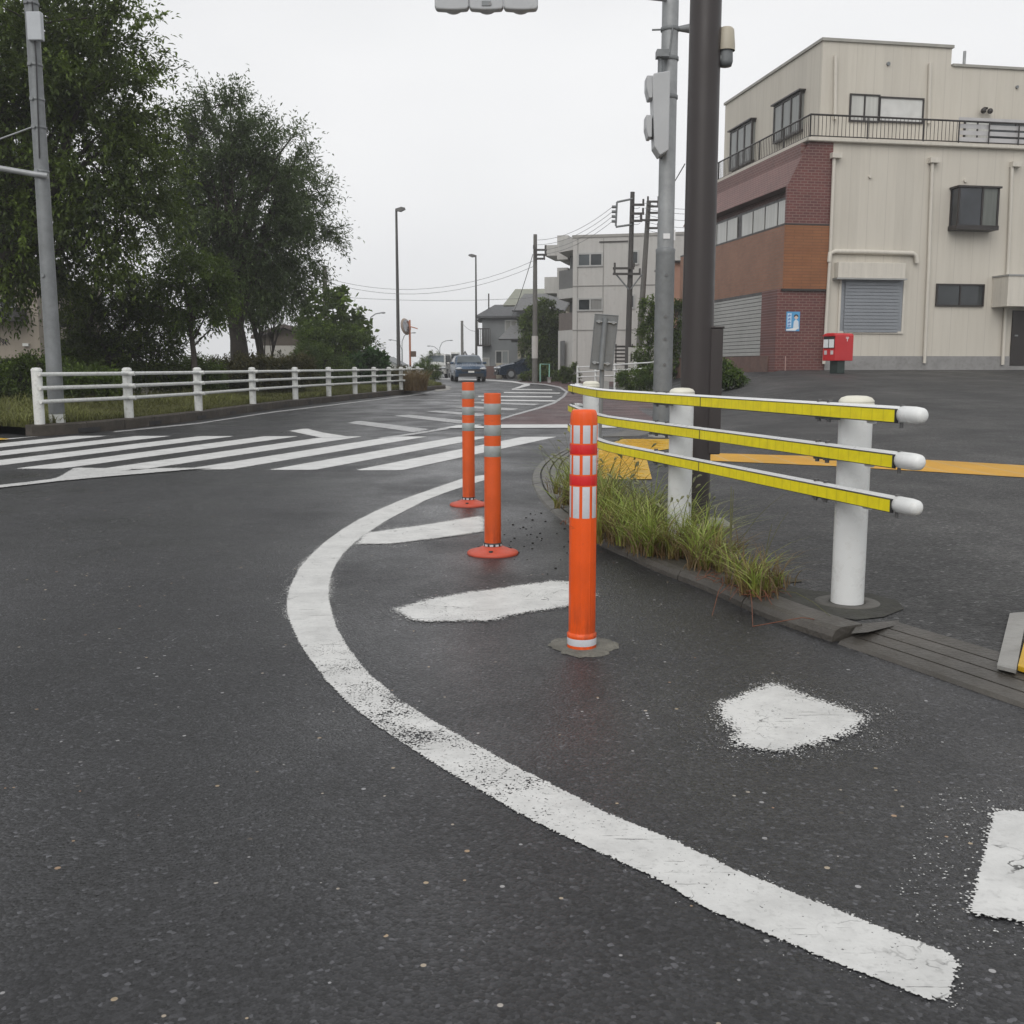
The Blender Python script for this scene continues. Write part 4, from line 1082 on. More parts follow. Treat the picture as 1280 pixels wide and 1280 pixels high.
for x, y, r_ in ((1110, 80, .06), (1271, 109, .05)): a_, z_ = onR(x, y, st); MB().disc((a_, st - .02, z_), r_, (0, 1, 0), 12, .06).build('vent', steel_dark, bl)
for x, y, r_ in ((1087, 221, .05), (1206, 226, .06)): a_, z_ = onR(x, y); MB().disc((a_, -.03, z_), r_, (0, 1, 0), 12, .08).build('vent', cream_pl, bl)
a_, z_ = onR(1230, 140, st); MB().sphere((a_ - .12, st - .15, z_), .09).sphere((a_ + .12, st - .15, z_), .09).tube([(a_, st, z_ + .12), (a_, st - .15, z_ + .08)], .04).build('floodlight', frame_m, bl)
# entrance: canopy and door
a0, z0_ = onR(1256, 383, -.7); z1_ = onR(1256, 345, -.7)[1]
MB().box(a0, a_far, -.8, -.002, z0_, z1_).build('canopy', cream_pl, bl, bevel=.01)
MB().box(a0 - .03, a_far, -.83, -.002, z1_ + .002, z1_ + .05).build('canopy_trim', frame_al, bl)
a0, z0_ = onR(1261, 457, 0); z1_ = onR(1261, 388, 0)[1]
f = MB().box(a0, a0 + 1.0, -.05, -.001, z0_, z1_).build('door', frame_m, bl)
MB().box(a0 + .1, a0 + .2, -.09, -.052, z0_ + .95, z0_ + 1.0).build('handle', steel, f)
# side windows of the upper storey with shallow hoods
def windowL(x0, x1, y0, y1):
    b1 = onL(x0, (y0 + y1) / 2, a_u)[0]; b0_ = onL(x1, (y0 + y1) / 2, a_u)[0]
    z1_ = onL((x0 + x1) / 2, y0, a_u)[1]; z0_ = onL((x0 + x1) / 2, y1, a_u)[1]; w = .07; x = a_u - .006
    mb = MB(); d = .16
    mb.box(x - d, x, b0_, b1, z1_ - w, z1_); mb.box(x - d, x, b0_, b1, z0_, z0_ + w)
    for i in range(4): y_ = b0_ + (b1 - b0_ - w) * i / 3; mb.box(x - d, x - d + w, y_, y_ + w, z0_ + w, z1_ - w)
    mb.box(x - d - .08, x, b0_ - .08, b1 + .08, z1_ + .002, z1_ + .05)
    f = mb.build('window', frame_m, bl)
    MB().box(x - d + .03, x - .001, b0_ + .03, b1 - .03, z0_ + w, z1_ - w).build('pane', glass_mat('bay_glass', curtain=(.2, .21, .2)), f)
windowL(917, 944, 158, 208); windowL(972, 1005, 124, 172)

# poster on the brick pier
a0, z1_ = onR(983, 389.5, .02); a1, z0_ = onR(999, 414, .02)
def local(a, b, z): return O + uR * a + uL * b + Vector((0, 0, z))
po = thing('poster', 'small blue campaign poster with a pale portrait on the brick pier', 'poster', local((a0 + a1) / 2, .02, z0_), ang)
w_, h_ = (a1 - a0), (z1_ - z0_)
MB().box(-w_ / 2, w_ / 2, -.012, -.002, 0, h_).build('sheet', M('poster_blue', (.08, .3, .55), .4, 0, .1), po)
mb = MB(); mb.box(-w_ * .42, -w_ * .12, -.016, -.0125, h_ * .2, h_ * .92); mb.build('pale_block', M('poster_pale', (.45, .6, .75), .4), po)
mb = MB()
for i, zc in enumerate((.8, .62, .44, .28)):
    mb.box(-w_ * .38, -w_ * .16, -.019, -.0165, h_ * (zc - .01), h_ * (zc + .015)); mb.box(-w_ * .29, -w_ * .25, -.0185, -.0163, h_ * (zc - .06), h_ * (zc + .06)); mb.box(-w_ * .37, -w_ * .33, -.0187, -.0164, h_ * (zc - .07), h_ * (zc - .02))
mb.build('lettering', M('poster_ink', (.03, .12, .4), .4), po)
MB().lathe([(0, -.0), (w_ * .14, .0)], 16).xf(Matrix.Translation((w_ * .22, -.015, h_ * .72)) @ Matrix.Diagonal((1, 1, 1, 1)) @ Matrix.Rotation(PI / 2, 4, 'X')).build('portrait', M('poster_skin', (.6, .47, .4), .5), po)
MB().extr([(w_ * .02, -.013, h_ * .1), (w_ * .45, -.013, h_ * .1), (w_ * .4, -.013, h_ * .5), (w_ * .22, -.013, h_ * .62), (w_ * .06, -.013, h_ * .5)], (0, -.001, 0)).build('portrait_body', M('poster_shirt', (.6, .65, .7), .5), po)
MB().lathe([(w_ * .08, .0), (w_ * .17, .0)], 16, a0=0, a1=PI).xf(Matrix.Translation((w_ * .22, -.0155, h_ * .735)) @ Matrix.Rotation(PI / 2, 4, 'X')).build('portrait_hair', black_m, po)
MB().extr([(-w_ * .48, -.0165, h_ * .03), (w_ * .2, -.0165, h_ * .03), (w_ * .45, -.0165, h_ * .2), (-w_ * .48, -.0165, h_ * .1)], (0, -.001, 0)).build('ribbon', M('poster_white', (.75, .75, .75), .4), po)

# low concrete step in front of the corner and a thin red pole leaning by the bricks
pstep = [G(972, 471), G(1031, 470.5), G(1030, 463.5), G(978, 464)]
for p in pstep: p.z = 0
c = sum(pstep, Vector()) / 4; zc = zg(c.x, c.y) + LOT
stp = MB(); a0 = a_p; stp.box(a0 - .2, 8.8, -.55, -.035, .3, zc - O.z + .14)
stp.build('entrance_step', concrete, bl, bevel=.02)
pr_ = local(onR(982, 455, -.1)[0], -.1, zc + .14 + .005)
thp = MB().tube([(0, 0, 0), (.0, .05, .95)], .018, 6).build('stand_pipe', M('pale_pink_pipe', (.4, .25, .22), .5), None, 'thin pinkish stand pipe in front of the brick pier', 'pipe'); thp.location = pr_

# ------------------------------------------------------------------ red post box
def mailbox():
    p = G(1045, 470.5, LOT); Dm = 30.6; p = AT(1046, 470, Dm); p.z = zg(p.x, p.y) + LOT
    t = thing('post_box', 'red post box with two white slots on a dark pedestal before the cream wall', 'post box', p, R(48))
    red = M('post_box_red', (.5, .018, .022), .35, 0, .08, 3, .1); k = Dm / 1280
    z0, z1 = AT(1045, 451, Dm).z - p.z, AT(1045, 416.5, Dm).z - p.z
    MB().box(-.15, .15, -.15, .15, 0, z0 + .01).build('pedestal', M('dark_green_paint', (.02, .035, .03), .4), t, bevel=.01)
    wx, dy = .36, .25
    # body with an arched roof
    prof = [(-dy, z0), (dy, z0), (dy, z1 - .06), (dy * .8, z1 - .015), (dy * .4, z1), (-dy * .4, z1), (-dy * .8, z1 - .015), (-dy, z1 - .06)]
    b = MB().extr([(-wx, y, z) for y, z in prof], (2 * wx, 0, 0)).build('body', red, t, bevel=.015)
    return t, red, z0, z1, wx, dy
t_, red_, z0, z1, wx, dy = mailbox()
# front face is the local -x end (turned towards the street), side with the emblem is local -y
MB().box(-wx - .012, -wx - .001, -dy * .86, dy * .86, z0 + .36, z0 + .70).build('slot_recess', black_m, t_)
for s in (-1, 1):
    MB().box(-wx - .03, -wx - .013, s * dy * .44 - dy * .36, s * dy * .44 + dy * .36, z0 + .38, z0 + .62).build('slot_label', M('slot_white', (.7, .72, .72), .4), t_)
    MB().box(-wx - .014, -wx - .001, s * dy * .5 - .05, s * dy * .5 + .05, z0 + .18, z0 + .3).build('notice', M('notice_white', (.55, .5, .5), .4), t_)
MB().box(-wx - .05, -wx - .001, -dy * .9, dy * .9, z0 + .715, z0 + .75).build('hood', red_, t_)
mb = MB(); zc = z1 - .16; xx = .1
mb.box(xx - .06, xx + .06, -dy - .006, -dy - .001, zc + .03, zc + .045); mb.box(xx - .06, xx + .06, -dy - .006, -dy - .001, zc, zc + .015); mb.box(xx - .01, xx + .01, -dy - .0055, -dy - .0005, zc - .08, zc - .001)
mb.build('emblem', M('emblem_white', (.75, .75, .75), .4), t_)
t_.rotation_euler[2] = R(28)
# ------------------------------------------------------------------ generic small-building helper
class Site:
    """a thing whose front face is a vertical plane through the point seen at PX at distance Y, turned by ANG"""
    def __init__(s, name, label, cat, px, Y, angle, group=None):
        s.O = AT(px, 470, Y); s.O.z = 0; s.u = Vector((math.cos(angle), math.sin(angle), 0)); s.n = Vector((-math.sin(angle), math.cos(angle), 0))
        s.t = thing(name, label, cat, s.O, angle, group)
    def F(s, px, py, b=0.0):
        d = ray(px, py); c = Vector((0, 0, H)); t = (s.O + s.n * b - c).dot(s.n) / d.dot(s.n); r = c + d * t - s.O
        return r.dot(s.u), r.z
    def S(s, px, py, a=0.0):
        d = ray(px, py); c = Vector((0, 0, H)); t = (s.O + s.u * a - c).dot(s.u) / d.dot(s.u); r = c + d * t - s.O
        return r.dot(s.n), r.z
    def win(s, x0, x1, y0, y1, b=0.0, fr=None, gl=None, n=2, w=.06, dep=.07):
        a0 = s.F(x0, y0, b)[0]; a1 = s.F(x1, y0, b)[0]; zt = s.F((x0 + x1) / 2, y0, b)[1]; zb_ = s.F((x0 + x1) / 2, y1, b)[1]
        mb = MB(); mb.box(a0, a1, b - dep, b - .002, zt - w, zt); mb.box(a0, a1, b - dep, b - .002, zb_, zb_ + w)
        mb.box(a0, a0 + w, b - dep, b - .002, zb_ + w, zt - w); mb.box(a1 - w, a1, b - dep, b - .002, zb_ + w, zt - w)
        for i in range(1, n): m = a0 + (a1 - a0) * i / n; mb.box(m - w / 2, m + w / 2, b - dep, b - .002, zb_ + w, zt - w)
        f = mb.build('window', fr or frame_al, s.t)
        gl = gl if isinstance(gl, (list, tuple)) else [gl or glass] * n
        for i in range(n): MB().box(a0 + (a1 - a0) * i / n + w * .55, a0 + (a1 - a0) * (i + 1) / n - w * .55, b - dep * .4, b - .001, zb_ + w * .9, zt - w * .9).build('pane', gl[i], f)
        return f

# apartment block
ap = Site('apartment_building', 'three-storey pale grey concrete block of flats with recessed corner balconies', 'building', 715, 60, R(-14))
ap_m = M('pale_render', (.44, .43, .41), .75, 0, .07, .8, .3, (.22, .21, .19), .1, 20, .3, True)
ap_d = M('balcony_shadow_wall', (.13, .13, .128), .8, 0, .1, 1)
ap_b = M('brown_balustrade', (.13, .11, .1), .7, 0, .12, 3)
aw = ap.F(905, 300)[0]; zt = ap.F(715, 297.5)[1]
zc3, zc2, z1 = ap.F(715, 362)[1], ap.F(715, 414)[1], 0
MB().box(0, aw, 0, 9, -.3, zt).build('wall', ap_m, ap.t)
# corner balcony bay, turned back on its side
ab = ap.F(697.5, 420, 1.2)[0]
def bay(z0, z1_, m=ap_m, nm='balcony_wall'): return MB().prism([(-.003, .02), (-.003, 8), (ab, 8.0), (ab, 1.25)][::-1], z0, z1_).build(nm, m, ap.t)
zz = lambda y: ap.F(706, y, .6)[1]
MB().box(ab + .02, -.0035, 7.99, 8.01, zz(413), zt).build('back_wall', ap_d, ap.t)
bay(-.3, zz(413)); bay(zz(373), zz(361)); bay(zz(314), zt)
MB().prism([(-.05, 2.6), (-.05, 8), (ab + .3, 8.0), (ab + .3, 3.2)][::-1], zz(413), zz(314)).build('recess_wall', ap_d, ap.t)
for y0, y1, m_ in ((361, 337, ap_d), (413, 391, ap_b)):
    MB().prism([(-.01, .3), (-.01, .42), (ab + .13, 1.55), (ab + .01, 1.55), (ab + .01, 1.35)][::-1], zz(y0) + .004, zz(y1)).build('balustrade', m_, ap.t)
MB().prism([(-.06, 2.4), (-.06, 2.58), (ab + .6, 2.9), (ab + .6, 2.7)][::-1], zz(392), zz(374)).build('window', glass, ap.t)
# ground floor doorway
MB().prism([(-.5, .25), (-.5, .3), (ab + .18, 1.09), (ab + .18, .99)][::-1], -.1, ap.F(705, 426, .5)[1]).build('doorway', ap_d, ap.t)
for x0, x1, y0, y1, g in ((722, 754, 316, 333.5, [glass_mat('flat_glass', (.07, .08, .085)), glass]), (722, 754, 372.5, 389, [glass, glass_mat('flat_curtain', curtain=(.25, .25, .24))]), (785, 799, 313, 331, glass), (785, 794, 368, 386, glass)):
    ap.win(x0, x1, y0, y1, 0, None, g, 2 if x1 - x0 > 20 else 1, .09)
mb = MB()
for y in (297.5 + 60, 413): z = ap.F(760, y)[1]; mb.box(.01, aw, -.03, -.001, z, z + .05)
for x in (722, 754): a = ap.F(x, 350)[0]; mb.box(a - .02, a + .02, -.025, -.0015, .2, zt - .06)
mb.build('joint_strips', M('joint_grey', (.24, .235, .22), .8), ap.t)
MB().box(-.05, aw, -.05, .3, zt, zt + .15).build('parapet', M('parapet_grey', (.3, .29, .27), .7), ap.t)
for y0, y1, yb in ((306, 326, 318), (346, 373, 360)):
    a0, z0_ = ap.F(680.5, y1, 4.5); a1, z1_ = ap.F(698, y0, 4.5)
    m = MB(); m.box(a0, ab + .01, 4.5, 7.9, z0_ + .3, z1_); m.box(a0 + .9, ab + .01, 4.0, 7.9, z0_, z1_ + .5); m.build('side_balcony', ap_m, ap.t)
a0, z0_ = ap.F(736, 318.5, -3); 
MB().box(ap.F(749, 318)[0], ap.F(785, 318)[0], -.06, -.03, ap.F(760, 303)[1], ap.F(760, 301.5)[1]).build('gutter', frame_m, ap.t)

# house with grey siding
hg = Site('house', 'grey two-storey house with dark hipped roof and small upper balcony', 'house', 603, 84, R(-6))
side_m = M('grey_siding', (.17, .18, .185), .7, 0, .1, 1, .2); roof_m = M('slate_roof', (.06, .062, .066), .6, 0, .2, 2, .2, (.1, .1, .1), .2, 30)
a1 = hg.F(652, 420)[0]; ze = hg.F(625, 396)[1]; zrg = hg.F(625, 380)[1]
MB().box(0, a1, 0, 7, -.3, ze).build('wall', side_m, hg.t)
mb = MB(); mb.extr([(-.5, -.5, ze - .1), (.6, 3.5, zrg), (a1 - .2, 3.5, zrg), (a1 + .5, -.5, ze - .1)], (0, 0, .15)); mb.extr([(-.5, 7.5, ze - .1), (-.5, -.5, ze - .105), (.6, 3.5, zrg - .004)], (.02, 0, .15)); mb.build('roof', roof_m, hg.t)
MB().box(hg.F(596, 400, 1)[0], -.01, .5, 3, hg.F(598, 402, .5)[1], hg.F(598, 399, .5)[1]).build('porch_roof', roof_m, hg.t)
a0 = hg.F(598, 430)[0]
mb = MB(); z0_, z1_ = hg.F(605, 433)[1], hg.F(605, 412)[1]
for i in range(9): x = a0 + (hg.F(614, 430)[0] - a0) * i / 8; mb.box(x, x + .05, -.9, -.85, z0_ + .1, z1_)
mb.box(a0, hg.F(614, 430)[0], -.92, -.83, z1_, z1_ + .08); mb.box(a0, hg.F(614, 430)[0], -.92, -.01, z0_, z0_ + .12); mb.box(a0, a0 + .06, -.82, -.01, z0_ + .13, z1_); mb.build('balcony', frame_m, hg.t)
mb = MB(); mb.box(a0, a0 + .1, -.9, -.8, z1_ + .09, hg.F(605, 402)[1]); mb.build('balcony_post', frame_al, hg.t)
hg.win(631, 646, 400, 416, 0, frame_al, glass_mat('hc', curtain=(.3, .3, .28)), 2, .09); hg.win(619, 636, 438, 455, 0, frame_al, [glass, glass_mat('hc2', curtain=(.25, .27, .27))], 2, .09)
hg.win(603, 612, 447, 459, 0, frame_al, glass_mat('hc3', curtain=(.3, .3, .27)), 1, .09)
pp_ = hg.F(607, 380)[0]; MB().tube([(pp_, 2, ze), (pp_, 2, hg.F(607, 367, 2)[1])], .06, 6).build('mast', frame_m, hg.t)

# cream house with tiled roof
hc = Site('house', 'cream house with layered grey tiled roofs, half hidden by a dark tree', 'house', 664, 74, R(-8))
crm = M('cream_render', (.38, .34, .27), .8, 0, .1, 1.2, .2); trf = M('grey_tile_roof', (.12, .12, .12), .6, 0, .25, 6, .2, (.05, .05, .05), .4, 14); trf2 = M('pale_green_roof', (.22, .225, .18), .6, 0, .15, 4, .2)
a0 = hc.F(647, 450)[0]; a1 = hc.F(706, 440)[0]; zlo = hc.F(660, 424)[1]; zup = hc.F(660, 388)[1]
MB().box(a0, a1, 0, 6, -.3, zlo).build('wall', crm, hc.t)
MB().box(a0 + .6, a1, .8, 6, zlo, zup).build('upper_wall', crm, hc.t)
def gable(x0, x1, y0, y1, z0, z1, m, nm='roof'):
    ym = (y0 + y1) / 2; mb = MB(); mb.extr([(x0, y0, z0), (x0 + .4, ym, z1), (x0 + .4, ym, z1 + .16), (x0 - .05, y0 - .1, z0 + .1)][::-1], (x1 - x0, 0, 0)); mb.extr([(x0, y1, z0), (x0 + .4, ym, z1 - .004), (x0 + .4, ym, z1 + .156), (x0 - .05, y1 + .1, z0 + .1)], (x1 - x0, 0, 0))
    return mb.build(nm, m, hc.t)
gable(hc.F(627, 424)[0], a1, -1.2, 5, zlo - .1, hc.F(640, 409, 1)[1], trf)
gable(hc.F(641, 390)[0], a1, -.2, 6.6, zup - .1, hc.F(680, 366, 3)[1] - .2, trf)
gable(hc.F(632, 380, 5)[0], a1, 4, 11, hc.F(660, 384, 5)[1], hc.F(680, 363, 7)[1], trf2)
MB().box(a0 + .8, a1, 4.2, 6.5, zup, hc.F(660, 376, 5)[1]).build('attic_wall', crm, hc.t)
hc.win(650, 655, 394, 407, .8, frame_m, glass, 1, .08); hc.win(651, 656, 438, 458, 0, frame_m, glass, 1, .08)
# garden wall, fence and clutter along the far pavement
gw = Site('garden_wall', 'low garden wall of reddish blocks with a pale gate post before the grey house', 'wall', 602, 70, R(-5))
MB().box(0, gw.F(620, 460)[0], 0, .2, -.1, gw.F(610, 457.5)[1]).build('blocks', tile_mat('reddish_block', (.12, .07, .06), (.1, .06, .05), (.08, .07, .06), .6, .2), gw.t)
MB().box(gw.F(620, 460)[0] + .02, gw.F(628, 460)[0], -.05, .3, -.1, gw.F(624, 454)[1]).build('gate_post', crm, gw.t)
MB().box(gw.F(628, 460)[0] + .02, gw.F(652, 460)[0], .1, .3, gw.F(640, 460)[1], gw.F(640, 455)[1]).build('carport_beam', crm, gw.t)
mb = MB(); xa, xb = gw.F(628.5, 460)[0] + .05, gw.F(651, 460)[0]
for i in range(14): x = xa + (xb - xa) * i / 13; mb.box(x, x + .04, .15, .19, 0, gw.F(640, 461.5)[1])
mb.box(xa, xb, .14, .2, gw.F(640, 462)[1] + .02, gw.F(640, 461)[1]); mb.build('gate', frame_m, gw.t)

# beige building on the left behind the trees
lb = Site('apartment_house', 'beige two-storey building with dark balconies half hidden by the big left tree', 'building', 34, 37, R(6))
lbm = M('beige_render', (.30, .265, .22), .8, 0, .08, .8, .3, (.18, .15, .12), .1, 20, .3, True)
a0 = lb.F(-260, 400)[0]; a1 = lb.F(48, 400)[0]; ztop = lb.F(34, 338)[1]
MB().box(a0, a1, 0, 8, .5, ztop).build('wall', lbm, lb.t)
MB().box(a1 + .003, lb.F(78, 400, 2.5)[0], 2.5, 8, .5, lb.F(60, 432, 2.5)[1]).build('side_wing', lbm, lb.t)
MB().box(a1 + .003, lb.F(70, 400, 3.2)[0], 3.2, 8, lb.F(60, 432, 2.5)[1] + .01, ztop - .3).build('upper_wing', M('brown_render', (.16, .13, .11), .8, 0, .1), lb.t)
def balc(x0, x1, y0, y1, b):
    p_, q_ = lb.F(x0, y1, b), lb.F(x1, y0, b); mb = MB(); mb.box(p_[0], q_[0], b - .7, b - .64, p_[1], q_[1]); mb.box(q_[0] - .06, q_[0], b - .63, b - .003, p_[1], q_[1]); mb.box(p_[0], q_[0], b - .63, b - .003, p_[1], p_[1] + .1)
    mb.build('balcony', M('dark_balcony', (.025, .023, .023), .5), lb.t)
balc(-30, 33, 386, 402, 0); balc(49, 58, 382, 408, 2.5); balc(70, 82, 391, 409, 2.4)
lb.win(-20, 20, 372, 386, 0, frame_al, glass); lb.win(50, 56, 374, 384, 2.5, frame_al, glass, 1)
p_, q_ = lb.F(3, 450), lb.F(43, 447); MB().box(p_[0], q_[0], -.12, -.002, lb.F(20, 450)[1] - .12, lb.F(20, 448)[1]).build('ledge', frame_m, lb.t)
p_ = lb.F(35, 431); MB().box(p_[0] - .15, p_[0] + .05, -.12, -.002, p_[1] - .05, p_[1] + .05).build('lamp', white_old, lb.t)
mb = MB()  # dark painted script, too small to read in the picture
for x, y in ((-6, 0), (-2, 1), (2, -1), (6, 1), (9.5, 0)):
    c = lb.F(x, 427 + y); mb.tube([(c[0] - .07, -.02, c[1] - .1), (c[0] - .03, -.02, c[1] + .12), (c[0] + .03, -.02, c[1] + .05), (c[0] + .0, -.02, c[1] - .02), (c[0] + .08, -.02, c[1] - .1)], .014, 5)
mb.build('wall_lettering', black_m, lb.t)

# brown-roofed shed, pale hall behind the bushes
sd_ = Site('shed', 'low hut with a shallow dark brown gable roof and pale wall beyond the bushes', 'shed', 328, 62, R(0))
a1 = sd_.F(386, 420)[0]; ze = sd_.F(350, 432)[1]; zp = sd_.F(356, 407)[1]; zm_ = sd_.F(330, 415)[1]
MB().box(0, a1, 0, 5, -.1, ze).build('wall', M('pale_block_wall', (.36, .35, .32), .8, 0, .1), sd_.t)
MB().extr([(0, .1, ze + .003), (0, .1, zm_ - .2), (a1 * .5, .1, zp - .2), (a1, .1, zm_ - .2), (a1, .1, ze + .003)][::-1], (0, 4, 0)).build('gable', M('brown_boards', (.075, .06, .045), .8, 0, .2), sd_.t)
mb = MB(); mb.extr([(-.5, -.4, zm_ - .4), (a1 / 2, -.4, zp - .12), (a1 / 2, -.4, zp + .08), (-.5, -.4, zm_ - .2)][::-1], (0, 6, 0)); mb.extr([(a1 + .5, -.4, zm_ - .4), (a1 / 2 + .004, -.4, zp - .12), (a1 / 2 + .004, -.4, zp + .08), (a1 + .5, -.4, zm_ - .2)], (0, 6, 0)); mb.build('roof', M('brown_roof', (.06, .045, .04), .6, 0, .2), sd_.t)
wh = Site('warehouse', 'small white gable-roofed warehouse far off beside the mirror pole', 'warehouse', 476, 140, R(0))
a1 = wh.F(496, 450)[0]; mb = MB(); mb.extr([(0, 0, -.5), (a1, 0, -.5), (a1, 0, wh.F(496, 457)[1]), (a1 * .15, 0, wh.F(480, 447)[1]), (0, 0, wh.F(476, 449)[1])], (0, 12, 0)); mb.build('wall', M('white_cladding', (.5, .5, .49), .7), wh.t)
mb = MB(); mb.extr([(a1 + .3, -.4, wh.F(496, 457)[1] - .1), (a1 * .15, -.4, wh.F(480, 447)[1]), (a1 * .15, -.4, wh.F(480, 446)[1] + .1), (a1 + .3, -.4, wh.F(496, 456)[1])], (0, 13, 0)); mb.build('roof', side_m, wh.t)
# pinkish wall glimpsed between the two poles
pk = Site('annex_building', 'salmon pink wall glimpsed between the grey and brown poles', 'building', 838, 50, R(0))
MB().box(0, pk.F(905, 400)[0], 0, 5, -.2, pk.F(845, 328)[1]).build('wall', M('salmon_render', (.36, .2, .145), .8, 0, .08), pk.t)
MB().box(-.2, pk.F(905, 400)[0], -.2, 5, pk.F(845, 328)[1], pk.F(845, 326)[1]).build('roof', frame_m, pk.t)

# ------------------------------------------------------------------ poles, lamps, wires
def zround(p, off=0): p.z = zg(p.x, p.y) + off; return p
pole_m = M('concrete_pole', (.12, .115, .105), .8, 0, .12, 2, .3, (.07, .065, .06)); pole_b = M('dark_pole', (.055, .05, .047), .7, 0, .15, 2)
def upole(px, ptop, Y, r0, r1, label, m=pole_m, arms=(), lean=0, extra=None):
    p = zround(AT(px, 470, Y)); t = thing('utility_pole', label, 'pole', p); top = AT(px, ptop, Y).z - p.z; k = Y / 1280
    MB().tube([(0, 0, -.1), (lean * k, 0, top)], [r0, r1], 14).build('shaft', m, t)
    mb = MB(); n = 0
    for py, x0, x1 in arms:
        z = AT(px, py, Y).z - p.z; f = lean * k * z / top; mb.box(x0 * k + f, x1 * k + f, -.28, -.2, z - .05, z + .05); n += 1
        for s in (0, 1):
            x = (x0 * .9 if s == 0 else x1 * .9) * k + f; mb.tube([(x, -.24, z + .05), (x, -.24, z + .25)], .05, 6)
    if n: mb.build('crossarm', pole_b, t, split=True)
    return t, p, top
t1, P1, T1 = upole(668.5, 293, 56, .16, .1, 'round concrete utility pole in front of the dark tree beside the block of flats', arms=((313, -2, 14), (319, 0, 14), (324, 0, 12)))
MB().lathe([(.17, AT(668, 448, 56).z - P1.z), (.17, AT(668, 420, 56).z - P1.z)], 14).build('notice_wrap', M('pale_wrap', (.42, .4, .38), .6), t1)
t2, P2, T2 = upole(784, 240, 48, .15, .1, 'dark utility pole with a square bracket frame near its top', pole_b, arms=((336, -22, 4), (343, -22, 12), (257, -2, 14), (268, -2, 14), (277, -2, 12)), lean=3)
mb = MB(); k = 48 / 1280
def q2(px, py): return ((px - 781) * k, -.1, AT(784, py, 48).z - P2.z)
for a, b in ((q2(784, 249), q2(765, 253)), (q2(765, 253), q2(764, 283)), (q2(764, 284), q2(784, 281))): mb.tube([a, b], .05, 6)
for y in (259, 265, 271, 277): mb.tube([q2(764, y), q2(759, y)], .07, 6)
mb.tube([q2(765, 343), q2(781, 362)], .035, 5); mb.tube([q2(797, 343), q2(783, 362)], .035, 5)
mb.build('bracket_frame', steel_dark, t2, split=True)
t3, P3, T3 = upole(796, 251, 52, .17, .11, 'leaning concrete utility pole with stacked insulators, right of the bracket-framed pole', pole_m, arms=((253, -2, 12), (259, 0, 12), (267, 0, 14), (276, -10, 16), (286, 0, 14)), lean=11)
t4, P4, T4 = upole(409, 332, 58, .16, .12, 'bare grey pole rising out of the leafy bush', pole_m)
t5, P5, T5 = upole(578, 401, 130, .2, .16, 'distant grey pole beyond the oncoming cars', pole_m)
def wire(a, b, sag, r=.011, label='thin overhead wire sagging between the utility poles', grp='overhead wires'):
    a, b = Vector(a), Vector(b); n = 14; c = a.copy()
    pts = [(a.lerp(b, i / n) - Vector((0, 0, 4 * sag * (i / n) * (1 - i / n)))) - c for i in range(n + 1)]
    o = MB().tube(pts, r, 5).build('overhead_wire', wire_m, None, label, 'wire', grp); o.location = c
wire_m = M('wire_grey', (.17, .17, .175), .6)
for py, ex, ey, sg in ((300, 765, 259, .35), (306, 765, 265, .35), (313, 765, 271, .35), (318, 765, 277, .35)):
    wire(AT(672, py, 56), AT(ex, ey, 48), sg)
for sy, ey, sg in ((326, 350, 1.0), (333, 355, 1.0), (372, 372, .2)):
    wire(AT(667, sy, 56), AT(409, ey - 2, 58) , sg)
for sy, ey in ((254, 250), (260, 256), (268, 265), (277, 274), (287, 284)):
    wire(AT(806, sy, 52), AT(990, ey - 14, 40), .5)
for sy in (257, 268, 277): wire(AT(788, sy, 48), AT(800, sy + 2, 52), .1)
wire(AT(838, 236, 30), AT(856, 205, 20), .0, .012, 'short diagonal guy wire between the grey and brown poles', 'guy wires')
wire(AT(666, 318, 56), AT(640, 395, 66), .2, .02, 'dark stay cable slanting down from the pole to the houses', 'guy wires')
wire(AT(578, 404, 130), AT(598, 414, 84), .3, .02, 'faint far wire between a distant pole and the grey house', 'guy wires')

lamp_m = M('lamp_post_dark', (.07, .068, .066), .5, .3, .08); lamp_g = M('lamp_post_grey', (.22, .23, .235), .5, .3, .08)
def street_lamp(px, ptop, Y, dirn, label, m=lamp_m, w=13, r=.09):
    p = zround(AT(px, 468, Y), .1); t = thing('street_lamp', label, 'street lamp', p); top = AT(px, ptop, Y).z - p.z; k = Y / 1280
    MB().tube([(0, 0, 0), (0, 0, top * .25), (0, 0, top)], [r * 1.15, r, r * .62], 12).build('shaft', m, t)
    mb = MB(); L_ = w * k; mb.add([(-.05 * dirn, -.1, top - .02), (L_ * .5 * dirn, -.16, top - .06), (L_ * dirn, -.12, top + .05), (L_ * dirn, .12, top + .05), (L_ * .5 * dirn, .16, top - .06), (-.05 * dirn, .1, top - .02),
        (-.05 * dirn, -.07, top + .08), (L_ * .55 * dirn, -.1, top + .17), (L_ * .96 * dirn, -.07, top + .14), (L_ * .96 * dirn, .07, top + .14), (L_ * .55 * dirn, .1, top + .17), (-.05 * dirn, .07, top + .08)],
        [(0, 1, 2, 3, 4, 5), (6, 11, 10, 9, 8, 7)] + [(i, (i + 1) % 6, 6 + (i + 1) % 6, 6 + i) for i in range(6)])
    mb.build('lamp_head', m, t, bevel=.01); return t
street_lamp(498.5, 263, 58, 1, 'tall slim dark street lamp rising behind the end of the white fence', w=11, r=.1)
street_lamp(595.5, 320.5, 80, -1, 'tall dark street lamp beside the grey house, its head pointing at the road', w=9)
